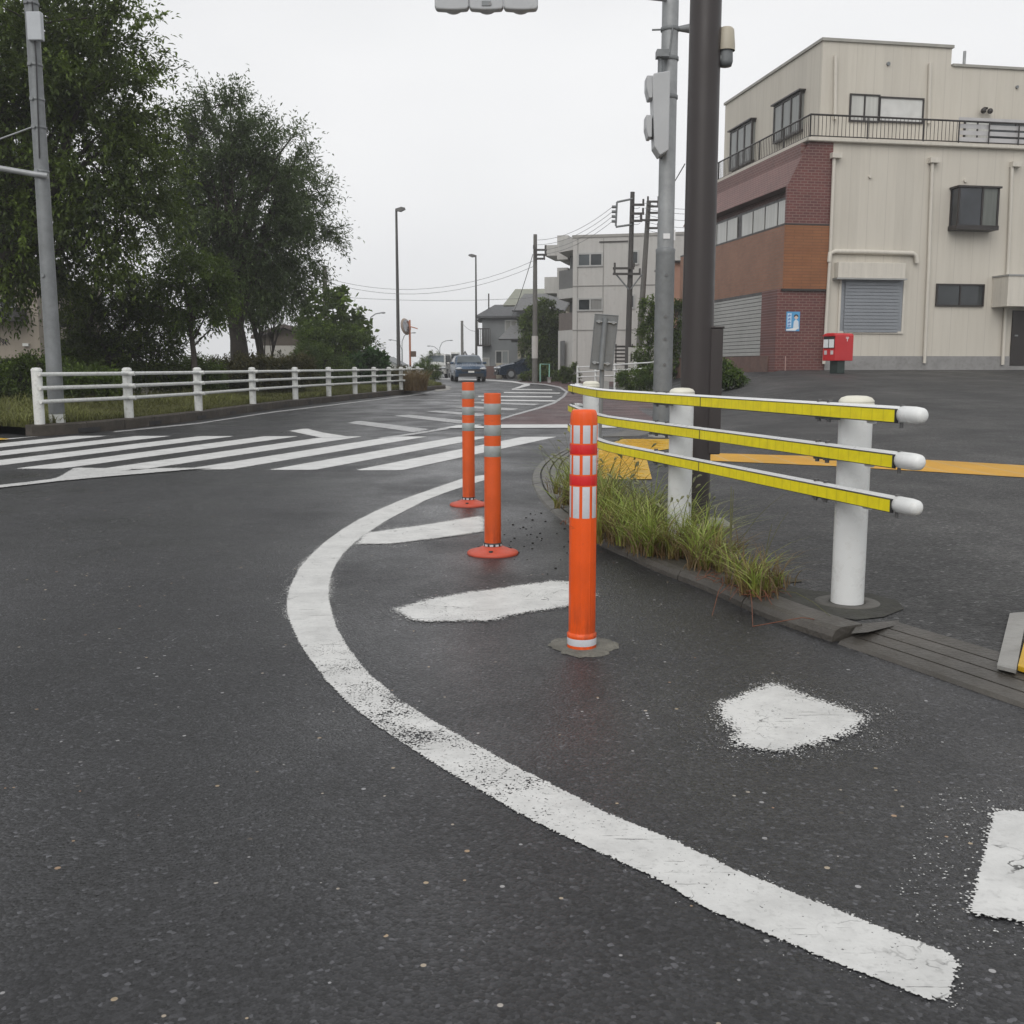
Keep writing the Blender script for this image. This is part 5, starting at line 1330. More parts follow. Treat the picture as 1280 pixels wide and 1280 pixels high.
def arm_lamp(px, ptop, Y, label, k1=1.0):
    p = zround(AT(px, 466, Y)); t = thing('street_lamp', label, 'street lamp', p); top = AT(px, ptop, Y).z - p.z; k = Y / 1280
    MB().tube([(0, 0, -.2), (0, 0, top * .6)], [.12, .09], 8).tube([(0, 0, top * .6), (.02, 0, top * .78), (4 * k * k1, 0, top * .93), (10 * k * k1, 0, top * .985), (17 * k * k1, 0, top)], .06, 8).tube([(0, 0, top * .55), (-3 * k * k1, 0, top * .7), (-9 * k * k1, 0, top * .8), (-16 * k * k1, 0, top * .82)], .05, 8).build('shaft', lamp_g, t)
    for x, z in ((17 * k * k1, top), (-16 * k * k1, top * .82)):
        s = 1 if x > 0 else -1; MB().sphere((x + s * 2 * k * k1, 0, z), (3 * k * k1, .15, .09)).build('lamp_head', lamp_g, t)
arm_lamp(461, 391, 105, 'double-armed curved street lamp beside the leafy bush')
arm_lamp(550, 425.5, 170, 'small distant double-armed street lamp above the white van', .75)
arm_lamp(503, 416, 150, 'distant double-armed street lamp half hidden by the tall slim lamp', .8)
tw = zround(AT(478, 462, 400)); lt = thing('pylon', 'tiny lattice pylon on the horizon behind the white warehouse', 'pylon', tw); top = AT(478, 429, 400).z - tw.z
mb = MB()
for s in (-1, 1): mb.tube([(s * 1.2, 0, -1), (s * .3, 0, top)], .12, 4)
for f in (.3, .6, .8, .95): mb.tube([(-1.6, 0, top * f), (1.6, 0, top * f)], .1, 4)
mb.build('lattice', lamp_g, lt)

# convex mirror on an orange pole
pm = zround(AT(513, 470, 46), .13); mr = thing('convex_mirror', 'round traffic mirror on a faded orange pole at the end of the fence', 'mirror', pm)
ztop = AT(512, 400, 46).z - pm.z; omp = M('faded_orange', (.5, .2, .12), .6, 0, .1)
MB().tube([(0, 0, 0), (0, 0, ztop)], .045, 10).build('shaft', omp, mr)
cz = AT(509, 408, 46).z - pm.z
MB().lathe([(0, .02), (.3, .0), (.36, -.04), (.37, -.06), (.3, -.09), (0, -.1)], 24).xf(Matrix.Translation((-.12, -.12, cz)) @ Matrix.Rotation(R(60), 4, 'Z') @ Matrix.Diagonal((1, 1, 1, 1)) @ Matrix.Rotation(R(80), 4, 'X')).build('rim', M('mirror_rim', (.3, .24, .2), .5), mr)
MB().lathe([(0, .062), (.15, .05), (.3, .012)], 24).xf(Matrix.Translation((-.12, -.12, cz)) @ Matrix.Rotation(R(60), 4, 'Z') @ Matrix.Rotation(R(80), 4, 'X')).build('mirror_glass', M('mirror_glass', (.3, .3, .31), .15, .8), mr)
MB().tube([(0, -.02, cz), (.35, -.06, cz - .1)], .025, 6).build('bracket', omp, mr)
MB().box(.04, .26, -.1, .1, AT(518, 446, 46).z - pm.z, AT(518, 439, 46).z - pm.z).build('box', M('brown_box', (.13, .09, .07), .7), mr)

# small warning signs far off
for px, py, sz, Y, lab, dark in ((581.5, 443.5, 5.2, 100, 'narrow dark diamond sign on a thin post beyond the cars', True), (591.5, 446, 5, 100, 'pale grey diamond sign just before the grey house', False)):
    p = zround(AT(px, 470, Y)); t = thing('warning_sign', lab, 'road sign', p); k = Y / 1280; z = AT(px, py, Y).z - p.z
    MB().tube([(0, 0, 0), (0, 0, z)], .04, 6).build('post', lamp_g, t)
    w = sz * k * (.6 if dark else 1)
    MB().extr([(-w, -.06, z), (0, -.06, z - sz * k), (w, -.06, z), (0, -.06, z + sz * k)], (0, -.02, 0)).build('panel', M('sign_panel', (.06, .06, .06) if dark else (.3, .31, .31), .5), t)
    if dark: MB().extr([(-w * .35, -.085, z), (0, -.085, z - sz * k * .5), (w * .35, -.085, z), (0, -.085, z + sz * k * .5)], (0, -.01, 0)).build('symbol', M('sign_pale', (.5, .5, .5), .5), t)

# ------------------------------------------------------------------ cars
def car(name, label, px, pyb, Y, yaw, col, Lc=4.4, W=1.78, Hc=1.5, kind='suv', cat='car'):
    p = zround(AT(px, pyb, Y), .0); t = thing(name, label, cat, p, yaw)
    body = M(name + '_paint', col, .25, .3, .04, 3, .05); w = W / 2
    if kind == 'van': prof = [(-Lc / 2, .35), (-Lc / 2, .95), (-Lc / 2 + .12, 1.1), (-Lc / 2 + .75, Hc - .12), (-Lc / 2 + 1.1, Hc), (Lc / 2 - .25, Hc), (Lc / 2 - .05, 1.2), (Lc / 2, .4)]
    else: prof = [(-Lc / 2, .32), (-Lc / 2 - .02, .62), (-Lc / 2 + .12, .86), (-Lc / 2 + .5, .96), (-Lc / 2 + 1.05, 1.04), (-Lc / 2 + 1.75, Hc - .08), (-Lc / 2 + 2.2, Hc), (Lc / 2 - .9, Hc - .03), (Lc / 2 - .3, 1.1), (Lc / 2 - .02, .95), (Lc / 2, .4)]
    def ww(z): return w * (1 if z < .75 else 1 - .24 * ((z - .75) / (Hc - .75)) ** 1.2) * (1 - .04 * max(0, (.5 - z)))
    tt = [-1, -.97, -.88, -.5, 0, .5, .88, .97, 1]; V = []
    for y, z in prof:
        for s in tt:
            V.append((s * ww(z), y + (.12 * abs(s) ** 3 if y < 0 else -.1 * abs(s) ** 3), z - .05 * abs(s) ** 4))
    n = len(tt); m_ = len(prof); F = [(i * n + k, (i + 1) * n + k, (i + 1) * n + k + 1, i * n + k + 1) for i in range(m_ - 1) for k in range(n - 1)]
    F += [tuple(i * n for i in range(m_)), tuple(i * n + n - 1 for i in range(m_ - 1, -1, -1)), tuple(range(n)), tuple((m_ - 1) * n + k for k in range(n - 1, -1, -1))]
    F += [(0, (m_ - 1) * n, (m_ - 1) * n + n - 1, n - 1)]
    mb = MB(); mb.add(V, F, False); mb.build('body', body, t, bevel=.02)
    gl = glass_mat('windscreen', (.06, .075, .085))
    ia = 3 if kind != 'van' else 2
    (ya, za), (yb, zb_) = (prof[4], prof[5]) if kind != 'van' else (prof[2], prof[3])
    nn = Vector((0, -(zb_ - za), (yb - ya))).normalized() * .015
    a = .08; y0, z0_ = ya + (yb - ya) * a, za + (zb_ - za) * a; y1, z1_ = ya + (yb - ya) * .95, za + (zb_ - za) * .95
    MB().extr([(-ww(z0_) * .88, y0 + .02, z0_), (ww(z0_) * .88, y0 + .02, z0_), (ww(z1_) * .86, y1 + .02, z1_), (-ww(z1_) * .86, y1 + .02, z1_)], nn).build('windscreen', gl, t)
    zs0, zs1 = 1.02, Hc - .14
    for s in (-1, 1):
        q = [(s * (ww(zs0) + .006), ya + .45, zs0 - .03), (s * (ww(zs1) + .006), yb + .2, zs1 - .03), (s * (ww(zs1) + .006), Lc / 2 - .8, zs1 - .03), (s * (ww(zs0) + .006), Lc / 2 - .4, zs0 - .03)]
        MB().extr(q, (s * .008, 0, 0)).build('side_window', glass, t)
        MB().sphere((s * w * .78, -Lc / 2 + .07, .73), (.2, .12, .075), 10, 6).build('headlight', M('headlight', (.5, .52, .54), .15), t)
        MB().box(s * w * .95, s * (w + .17), ya + .5, ya + .62, .98, 1.12).build('mirror', body, t, bevel=.03)
        for yy in (-Lc / 2 + .85, Lc / 2 - .85):
            wl = MB().tube([(s * (w - .2), yy, .33), (s * (w + .01), yy, .33)], .33, 20).build('wheel', black_m, t)
            MB().tube([(s * (w + .011), yy, .33), (s * (w + .03), yy, .33)], .19, 14).build('rim', steel, wl)
    yf = -Lc / 2 - .03
    MB().box(-w * .62, w * .62, yf - .012, yf + .03, .56, .7).build('grille', black_m, t)
    MB().box(-w * .8, w * .8, yf - .01, yf + .05, .28, .46).build('lower_grille', black_m, t)
    MB().box(-.17, .17, yf - .03, yf - .013, .5, .6).build('licence_plate', M('plate_white', (.7, .7, .68), .4), t)
    return t
car('oncoming_car', 'blue hatchback with headlamps off, facing the camera on the far road', 584.5, 475, 61, R(8), (.035, .065, .11), 4.3, 1.78, 1.53)
car('white_van', 'small white van following the blue car', 549, 473, 76, R(-6), (.5, .5, .48), 3.6, 1.6, 1.75, 'van', 'van')
car('parked_car', 'dark blue car parked sideways behind the far utility pole', 655, 475.5, 69, R(-78), (.02, .035, .06), 3.8, 1.6, 1.45)
# truck far behind the blue car
tp_ = zround(AT(570, 470, 100)); tr = thing('box_truck', 'pale boxy truck far behind the blue car', 'truck', tp_); k = 100 / 1280
MB().box(-5 * k, 5 * k, 0, 4, .7, AT(570, 446, 100).z - tp_.z).build('cargo_box', white_old, tr, bevel=.03)
MB().box(-5 * k, 5 * k, -1.6, -.02, .5, 2.2).build('cab', white_old, tr, bevel=.08); MB().box(-4.4 * k, 4.4 * k, -1.63, -1.6, 1.3, 2.0).build('windscreen', glass, tr)
for s in (-1, 1): MB().tube([(s * 4.8 * k, -.8, .4), (s * 3.8 * k, -.8, .4)], .4, 12).build('wheel', black_m, tr)
# distant white railing left of the grey pole
def rail_fence(pts, label, hh=.8, n=6):
    P_ = [zround(AT(*q)) for q in pts]; o = P_[0].copy(); t = thing('guard_railing', label, 'railing', o); L_ = sum((b - a).length for a, b in zip(P_[:-1], P_[1:]))
    for a, b in zip(P_[:-1], P_[1:]):
        for i in range(n + 1):
            q = a.lerp(b, i / n) - o; MB().lathe([(.05, -.2), (.05, hh)], 8, q).build('post', white_paint, t)
    for z in (hh - .06, hh - .28, hh - .5): MB().tube([p - o + Vector((0, -.06, z)) for p in P_], .03, 6).build('rail', white_paint, t)
rail_fence([(722, 470, 46), (822, 470, 40)], 'white pipe railing below the block of flats, behind the leaning sign', 1.0, 4)
wl_ = Site('white_wall', 'short white block wall with small openings below the second utility pole', 'wall', 785, 46, R(-5))
a1 = wl_.F(838, 450)[0]; MB().box(0, a1, 0, .2, -.2, wl_.F(800, 434)[1]).build('wall', M('white_blocks', (.5, .49, .46), .7, 0, .1, 3, .3), wl_.t)
mb = MB()
for x in (788, 792): q_ = wl_.F(x, 446); mb.box(q_[0], q_[0] + .08, -.01, .0 - .001, q_[1] - .2, q_[1] + .15)
mb.build('opening', frame_m, wl_.t)
st_ = Site('bicycle_stand_roof', 'slatted dark canopy beside the block of flats', 'canopy', 768, 50, R(-10)); mb = MB()
for i in range(6): q_ = st_.F(767, 432 + i * 4.6); mb.box(0, .9, 0, 1.2, q_[1] - .07, q_[1])
mb.box(.02, .08, .1, .16, 0, st_.F(767, 430)[1]); mb.box(.8, .86, .1, .16, 0, st_.F(767, 430)[1]); mb.build('slats', frame_m, st_.t)
# banner boards under the railing, planters
for i, (px, Y, w, h, lab) in enumerate(((757, 44, 9, 11, 'pale board leaning at the foot of the railing by the sign post'),)):
    p = zround(AT(px, 472, Y), .0); k = Y / 1280; t = MB().box(-w * k / 2, w * k / 2, -.03, .03, 0, h * k).build('notice_board', M('pale_board', (.42, .42, .4), .6), None, lab, 'board', bevel=.01); t.location = p
p = zround(AT(686.5, 476, 57)); mb = MB(); mb.lathe([(.09, 0), (.13, .3), (.14, .3), (.12, .29), (0, .2)], 14); o = mb.build('flower_pot', white_old, None, 'small white flower pot at the foot of the hedge by the flats', 'pot'); o.location = p
p = zround(AT(682, 474, 58)); mb = MB(); mb.tube([(-.3, 0, 0), (-.3, 0, 1.0), (.2, 0, 1.0), (.2, 0, 0)], .04, 8); o = mb.build('bicycle_barrier', M('mint_green', (.2, .4, .32), .5), None, 'small mint green hoop barrier before the dark tree', 'barrier'); o.location = p
# ------------------------------------------------------------------ trees, bushes, grass
def leaves_np(C, D, ln, wd, tint, rng, flat=.35):
    """one folded diamond per leaf: C centres (n,3), D unit directions"""
    n = len(C); up = rng.normal(0, 1, (n, 3)) * flat + np.array([0, 0, 1.0]); s = np.cross(D, up); s /= np.linalg.norm(s, axis=1)[:, None] + 1e-9
    nr = np.cross(s, D); L_ = (ln * rng.uniform(.65, 1.3, n))[:, None]; W_ = (wd * rng.uniform(.7, 1.25, n))[:, None]
    a = C; tip = C + D * L_ - np.array([0, 0, 1]) * L_ * .18; m = C + D * L_ * .45
    l = m + s * W_ * .5 + nr * W_ * .12; r = m - s * W_ * .5 + nr * W_ * .12
    V = np.stack([a, l, tip, r], 1).reshape(-1, 3); F = np.arange(4 * n).reshape(n, 4); return V, F, np.repeat(tint, 4)
def tree(name, label, base, blobs, mat, barkm, seed, n_clump=500, per=60, leaf=(.12, .055), sprig=.55, trunk_r=.16, trunk_pts=None, up=.15, group=None, cat='tree', bias=.5, trunk_top=None, part='crown', limbs=26, flat=.35, whip=0, ns=5, outw=.8):
    rng = np.random.default_rng(seed); b = Vector(base)
    Bc = np.array([[c[0] - b.x, c[1] - b.y, c[2] - b.z] for c, r in blobs]); Br = np.array([r if isinstance(r, (tuple, list)) else (r, r, r) for c, r in blobs], float)
    vol = Br.prod(1); pr = vol ** .75; pr = pr / pr.sum()
    k = rng.choice(len(blobs), n_clump, p=pr); d = rng.normal(0, 1, (n_clump, 3)); d /= np.linalg.norm(d, axis=1)[:, None]
    rad = rng.uniform(0, 1, n_clump) ** (1 / 3 * bias)
    cc = Bc[k] + d * Br[k] * rad[:, None]; out = d * outw + (cc - Bc.mean(0)) / (np.linalg.norm(cc - Bc.mean(0), axis=1)[:, None] + 1e-6) * .6
    ok = cc[:, 2] > .1; cc, out = cc[ok], out[ok]
    root = thing(name, label, cat, base, 0, group)
    # trunk and limbs
    mb = MB(); top = Vector(trunk_top) - b if trunk_top is not None else Vector(Bc.mean(0) * np.array([1, 1, .9]))
    tp = [Vector((0, 0, -.2))] + ([Vector(q) - b for q in trunk_pts] if trunk_pts else [top * .35 + Vector((.05, 0, 0)), top * .7]) + [top]
    mb.tube(tp, [trunk_r * (1 - .6 * i / (len(tp) - 1)) * (1.25 if i == 0 else 1) for i in range(len(tp))], 10)
    lim = cc[rng.choice(len(cc), min(limbs, len(cc)), replace=False)]; nodes = []
    for q in lim:
        q = Vector(q); f = rng.uniform(.35, 1); i = min(len(tp) - 2, int(f * (len(tp) - 1))); a = tp[i].lerp(tp[i + 1], f * (len(tp) - 1) - i) if len(tp) > 2 else tp[0].lerp(tp[-1], f)
        mid = a.lerp(q, .5) + Vector((rng.normal(0, .1), rng.normal(0, .1), (q - a).length * .1)); pts = [a, a.lerp(mid, .5), mid, mid.lerp(q, .5) + Vector((0, 0, .04)), q]
        mb.tube(pts, [trunk_r * .36, trunk_r * .28, trunk_r * .2, trunk_r * .13, trunk_r * .06], 6); nodes += pts[2:]
    NN = np.array([tuple(v) for v in nodes]) if nodes else np.zeros((1, 3))
    for q in cc[:: max(1, len(cc) // 260)]:
        j = np.argmin(((NN - q) ** 2).sum(1)); a = Vector(NN[j]); q = Vector(q)
        if (q - a).length < 2.5: mb.tube([a, a.lerp(q, .5) + Vector((0, 0, .05)), q], [trunk_r * .08 + .006, trunk_r * .05 + .005, .005], 4)
    mb.build('trunk', barkm, root)
    # sprigs of leaves
    Cc, Dd, Tt = [], [], []
    clump_t = rng.uniform(0, .85, len(cc)) ** 1.3
    for s in range(ns):
        dr = out + rng.normal(0, .75, out.shape); dr[:, 2] += up; dr /= np.linalg.norm(dr, axis=1)[:, None]
        m = per // ns
        for j in range(m):
            f = (j + .5) / m; ln = sprig * rng.uniform(.6, 1.3, len(cc))
            pos = cc + dr * (f * ln)[:, None] + rng.normal(0, .03, cc.shape) - np.array([0, 0, 1]) * (f * f * ln * .25)[:, None]
            side = rng.normal(0, 1, cc.shape); dd = dr * .7 + side * .6; dd /= np.linalg.norm(dd, axis=1)[:, None]
            Cc.append(pos); Dd.append(dd); Tt.append(np.clip(clump_t + rng.uniform(-.12, .3, len(cc)), 0, 1))
    if whip:  # long shoots that stand out of the outline
        for i in range(whip):
            top_i = rng.choice(np.argsort(-cc[:, 2])[: len(cc) // 3]); o_ = cc[top_i]; dr = np.array([rng.normal(0, .35), rng.normal(0, .2), 1.0]); dr /= np.linalg.norm(dr); Lw = rng.uniform(.7, 1.5)
            m = 16; f = np.linspace(.1, 1, m)[:, None]; pos = o_ + dr * Lw * f + np.array([rng.normal(0, .4), 0, 0]) * f ** 2 * .5
            dd = dr + rng.normal(0, .7, (m, 3)); dd /= np.linalg.norm(dd, axis=1)[:, None]; Cc.append(pos); Dd.append(dd); Tt.append(np.full(m, .5))
    Cc, Dd, Tt = np.concatenate(Cc), np.concatenate(Dd), np.concatenate(Tt)
    V, F, T = leaves_np(Cc, Dd, leaf[0], leaf[1], Tt, rng, flat)
    np_mesh(part, V, F, mat, root, {'tint': T}); return root
def B(px, py, Y, r, ry=None, rd=None):  # a crown lobe: centre on the sight line, radii from apparent size
    k = Y / 1280; return (tuple(AT(px, py, Y)), (r * k, (rd or r) * k, (ry or r) * k))
bark = M('bark', (.05, .042, .035), .9, 0, .3, 6, .3, (.02, .02, .018), .6, 20)
lf_dark = leaf_mat('leaves_dark', (.022, .036, .012), (.15, .215, .03), .32)
lf_mid = leaf_mat('leaves_mid', (.03, .05, .014), (.15, .225, .03), .34)
lf_grey = leaf_mat('leaves_greyish', (.03, .046, .02), (.13, .19, .055), .32)
lf_bright = leaf_mat('leaves_bright', (.035, .07, .014), (.14, .2, .035), .3)
lf_olive = leaf_mat('leaves_olive', (.04, .045, .016), (.13, .115, .04), .25)
YA, YB = 24, 34
def GB(px, Y): return zround(AT(px, 470, Y), .13)
tree('broadleaf_tree', 'huge dark broadleaf tree above the beige building', GB(-110, YA),
     [B(20, 40, YA, 105), B(-70, 120, YA, 130), B(95, 70, YA, 80), B(60, 170, YA, 100), B(140, 120, YA, 55), B(120, 220, YA, 75), B(10, 270, YA, 85), B(170, 180, YA, 38), B(70, 300, YA, 50), B(-80, 300, YA, 80), B(165, 275, YA, 45), B(130, 30, YA, 40), B(180, 235, YA, 35)],
     lf_dark, bark, 3, 620, 175, (.135, .056), .95, .3, up=.05, bias=.7, limbs=44, ns=10, outw=1.1)
tree('feathery_tree', 'feathery dark tree with a thick leaning trunk and upright shoots on top', GB(303, YB),
     [B(285, 180, YB, 50), B(245, 200, YB, 50), B(325, 210, YB, 52), B(300, 260, YB, 62), B(245, 270, YB, 50), B(340, 265, YB, 38), B(320, 315, YB, 55), B(270, 330, YB, 50), B(352, 310, YB, 26, 16), B(230, 240, YB, 36), B(340, 200, YB, 22)],
     lf_grey, bark, 5, 330, 180, (.15, .048), 1.1, .33, trunk_pts=[AT(298, 425, YB), AT(291, 385, YB)], trunk_top=AT(288, 300, YB), up=.3, bias=.75, limbs=40, whip=80, ns=10, outw=1.1)
# drooping boughs on its right side
tree('side_bough_tree', 'slimmer leaning tree whose boughs reach over the road, behind the feathery one', GB(335, YB + 3),
     [B(378, 240, YB + 3, 32, 9), B(388, 292, YB + 3, 32, 7), B(372, 270, YB + 3, 26, 8), B(368, 335, YB + 3, 30, 10), B(345, 360, YB + 3, 32, 14), B(365, 212, YB + 3, 22, 8)],
     lf_grey, bark, 8, 190, 80, (.15, .048), .9, .12, trunk_pts=[AT(322, 425, YB + 3), AT(312, 390, YB + 3)], trunk_top=AT(335, 330, YB + 3), up=-.05, limbs=14)
tree('bushy_tree', 'dense dark round evergreen standing right behind the white fence', GB(130, 27),
     [B(140, 385, 27, 45, 42), B(115, 425, 27, 40, 40), B(175, 420, 27, 42, 42), B(150, 450, 27, 55, 28), B(165, 365, 27, 30, 26)], lf_dark, bark, 11, 340, 110, (.10, .045), .5, .14, up=.15, limbs=16, ns=8)
tree('small_tree', 'slender young tree with one dark stem between the evergreen and the feathery tree', GB(245, 26),
     [B(240, 350, 26, 38, 30), B(215, 375, 26, 26, 20), B(268, 372, 26, 26, 20), B(245, 395, 26, 30, 14)], lf_mid, bark, 12, 210, 55, (.10, .05), .4, .085, trunk_pts=[AT(242, 440, 26), AT(238, 412, 26)], trunk_top=AT(240, 360, 26), limbs=16, up=.1)
def thin_tree(px0, px1, ptop, Y, label, seed):
    tree('thin_tree', label, GB(px0, Y), [B(px1, ptop + 8, Y, 16, 12), B(px1 + 14, ptop, Y, 12, 8)], lf_grey, bark, seed, 40, 40, (.1, .04), .35, .07, trunk_top=AT(px1, ptop + 8, Y), limbs=6)
thin_tree(337, 312, 385, 36, 'thin bare-stemmed tree leaning left beside the thick trunk', 13)
thin_tree(332, 322, 380, 37, 'second thin leaning stem, just right of the first', 14)
tree('twiggy_sapling', 'sparse twiggy sapling in front of the brown-roofed hut', GB(336, 38), [B(335, 375, 38, 26, 22), B(350, 390, 38, 14, 14)], lf_grey, bark, 15, 45, 25, (.09, .03), .5, .05, limbs=22)
tree('large_leaf_tree', 'sparse big-leaved young tree growing round the bare grey pole', GB(424, 46), [B(410, 385, 46, 22, 20), B(435, 392, 46, 22, 24), B(422, 410, 46, 30, 18), B(395, 400, 46, 14, 10)], lf_mid, bark, 16, 85, 22, (.3, .2), .5, .07, limbs=26, flat=.9)
tree('dense_shrub', 'large dense green shrub below the big-leaved young tree', GB(425, 44), [B(425, 440, 44, 46, 30), B(400, 430, 44, 26, 24), B(450, 455, 44, 30, 18)], lf_mid, bark, 17, 480, 50, (.13, .06), .35, .08, cat='bush', limbs=8)
tree('bright_shrub', 'yellow-green willowy shrub beside the large dense one', GB(395, 40), [B(392, 455, 40, 24, 20), B(410, 462, 40, 26, 14), B(378, 465, 40, 16, 12)], lf_bright, bark, 18, 260, 45, (.12, .03), .4, .05, cat='bush', limbs=6, up=.4)
tree('broad_leaf_shrub', 'low green shrub with broad leaves by the middle of the white fence', GB(455, 42), [B(450, 462, 42, 16, 12), B(466, 456, 42, 10, 14)], leaf_mat('leaves_fresh', (.02, .06, .016), (.07, .14, .035), .3), bark, 19, 120, 40, (.22, .13), .3, .05, cat='bush', limbs=4, flat=.8)
hedges = [(300, 462, 31, 46, 14, lf_olive, 'rusty olive bramble thicket at the foot of the feathery tree'), (350, 460, 32, 40, 16, lf_olive, 'brownish bramble thicket in front of the hut'), (235, 466, 28, 40, 14, lf_mid, 'low green thicket under the slender young tree'),
          (30, 470, 24, 60, 20, lf_mid, 'dark hedge at the foot of the beige building'), (100, 478, 22, 40, 12, lf_mid, 'low hedge behind the grey steel pole'), (-60, 475, 23, 50, 26, lf_mid, 'dark hedge at the picture edge by the beige building'),
          (90, 450, 30, 26, 26, lf_bright, 'light green bush between the beige building and the evergreen'), (500, 470, 44, 22, 8, lf_olive, 'dry olive weeds around the foot of the tall slim lamp'), (530, 462, 60, 18, 10, lf_bright, 'light green bush beyond the mirror pole'),
          (538, 452, 75, 12, 12, lf_mid, 'small pointed tree beside the oncoming white van')]
for i, (px, py, Y, rx, ry, m, lab) in enumerate(hedges):
    tree('bush', lab, GB(px, Y), [B(px - rx * .4, py + ry * .2, Y, rx * .6, ry * .85), B(px + rx * .35, py, Y, rx * .65, ry), B(px, py + ry * .4, Y, rx, ry * .7)], m, bark, 30 + i, int(60 + rx * 5), 45, (.10, .04), .3, .04, cat='bush', limbs=5, up=.3)
tree('dark_tree', 'rounded dark green tree between the cream house and the block of flats', zround(AT(678, 472, 64)), [B(680, 405, 64, 22, 24), B(676, 428, 64, 20, 22), B(690, 430, 64, 14, 30), B(664, 408, 64, 10, 14), B(684, 450, 64, 16, 14)], lf_dark, bark, 50, 520, 45, (.2, .09), .5, .14, limbs=10)
tree('slender_tree', 'narrow leafy tree seen just left of the grey signal pole', zround(AT(812, 470, 43)), [B(812, 390, 43, 8, 16), B(811, 415, 43, 7, 12), B(806, 445, 43, 8, 14)], lf_mid, bark, 51, 90, 45, (.13, .06), .3, .05, limbs=6)
tree('rear_tree', 'dark tree glimpsed in the gap between the two big poles', zround(AT(850, 470, 42)), [B(848, 400, 42, 12, 20), B(856, 430, 42, 16, 26), B(845, 455, 42, 12, 10)], lf_mid, bark, 52, 160, 45, (.14, .07), .3, .07, limbs=6)
tree('roadside_shrub', 'green shrub at the foot of the corrugated shutter, beside the brown pole', zround(AT(907, 480, 28), .11), [B(903, 466, 28, 14, 12), B(912, 473, 28, 16, 7)], lf_bright, bark, 53, 130, 45, (.09, .045), .16, .03, cat='bush', limbs=4)
tree('low_shrub', 'low grassy shrub beside the grey pole below the white railing', zround(AT(795, 480, 36)), [B(795, 474, 36, 22, 9), B(812, 470, 36, 10, 12)], lf_bright, bark, 54, 130, 45, (.12, .03), .2, .03, cat='bush', limbs=4, up=.5)
for i, (px, lab) in enumerate(((706, 'small dark clipped shrub at the doorway of the flats'), (719, 'second dark clipped shrub, taller, right of the doorway'))):
    tree('clipped_shrub', lab, zround(AT(px, 475, 55)), [B(px, 466 - i * 3, 55, 5, 6 + i * 2), B(px - 1, 472, 55, 5, 4)], lf_dark, bark, 60 + i, 50, 40, (.1, .05), .15, .03, cat='bush', limbs=3)
tree('hedge', 'dark hedge running along the foot of the dark tree', zround(AT(680, 475, 60)), [B(672, 470, 60, 12, 5), B(690, 470, 60, 12, 5), B(660, 471, 60, 8, 4)], lf_dark, bark, 64, 120, 40, (.12, .06), .2, .03, cat='bush', limbs=3)

def blades(name, P, h, w, lean, mat, tint, rng, seg=4, kind='stuff'):
    """grass blades: P (n,3) feet, h heights"""
    n = len(P); a = rng.uniform(0, 2 * PI, n); L_ = np.stack([np.cos(a), np.sin(a), np.zeros(n)], 1) * (lean * rng.uniform(.2, 1.3, n))[:, None]
    ph = a + PI / 2 + rng.normal(0, .6, n); S = np.stack([np.cos(ph), np.sin(ph), np.zeros(n)], 1)
    V = np.zeros((n, (seg + 1) * 2, 3)); T = np.zeros((n, (seg + 1) * 2))
    for i in range(seg + 1):
        f = i / seg; c = P + L_ * (f ** 2 * h)[:, None] + np.array([0, 0, 1]) * (h * (f - .28 * lean * f ** 3))[:, None]
        ww = (w * (1 - f) ** .7 * .5 + .0004)[:, None] if isinstance(w, np.ndarray) else w * (1 - f) ** .7 * .5 + .0004
        V[:, 2 * i] = c - S * ww; V[:, 2 * i + 1] = c + S * ww; T[:, 2 * i] = T[:, 2 * i + 1] = np.clip(tint * (.45 + .75 * f), 0, 1)
    base = np.arange(n)[:, None, None] * ((seg + 1) * 2); q = np.array([[2 * i, 2 * i + 1, 2 * i + 3, 2 * i + 2] for i in range(seg)])[None]
    F = (base + q).reshape(-1, 4); o = np_mesh(name, V.reshape(-1, 3), F, mat, None, {'tint': T.ravel()}); o['kind'] = kind; return o
g_mat = leaf_mat('grass_blades', (.12, .08, .035), (.2, .24, .07), .3, .5, [(0, (.12, .05, .025)), (.2, (.27, .19, .08)), (.38, (.25, .24, .06)), (.65, (.25, .34, .055)), (1, (.5, .5, .2))])
g_dry = leaf_mat('grass_dry', (.12, .07, .03), (.3, .24, .13), .3, .6)
g_verge = leaf_mat('grass_verge', (.07, .07, .022), (.25, .27, .08), .3, .6)
rng = np.random.default_rng(21)
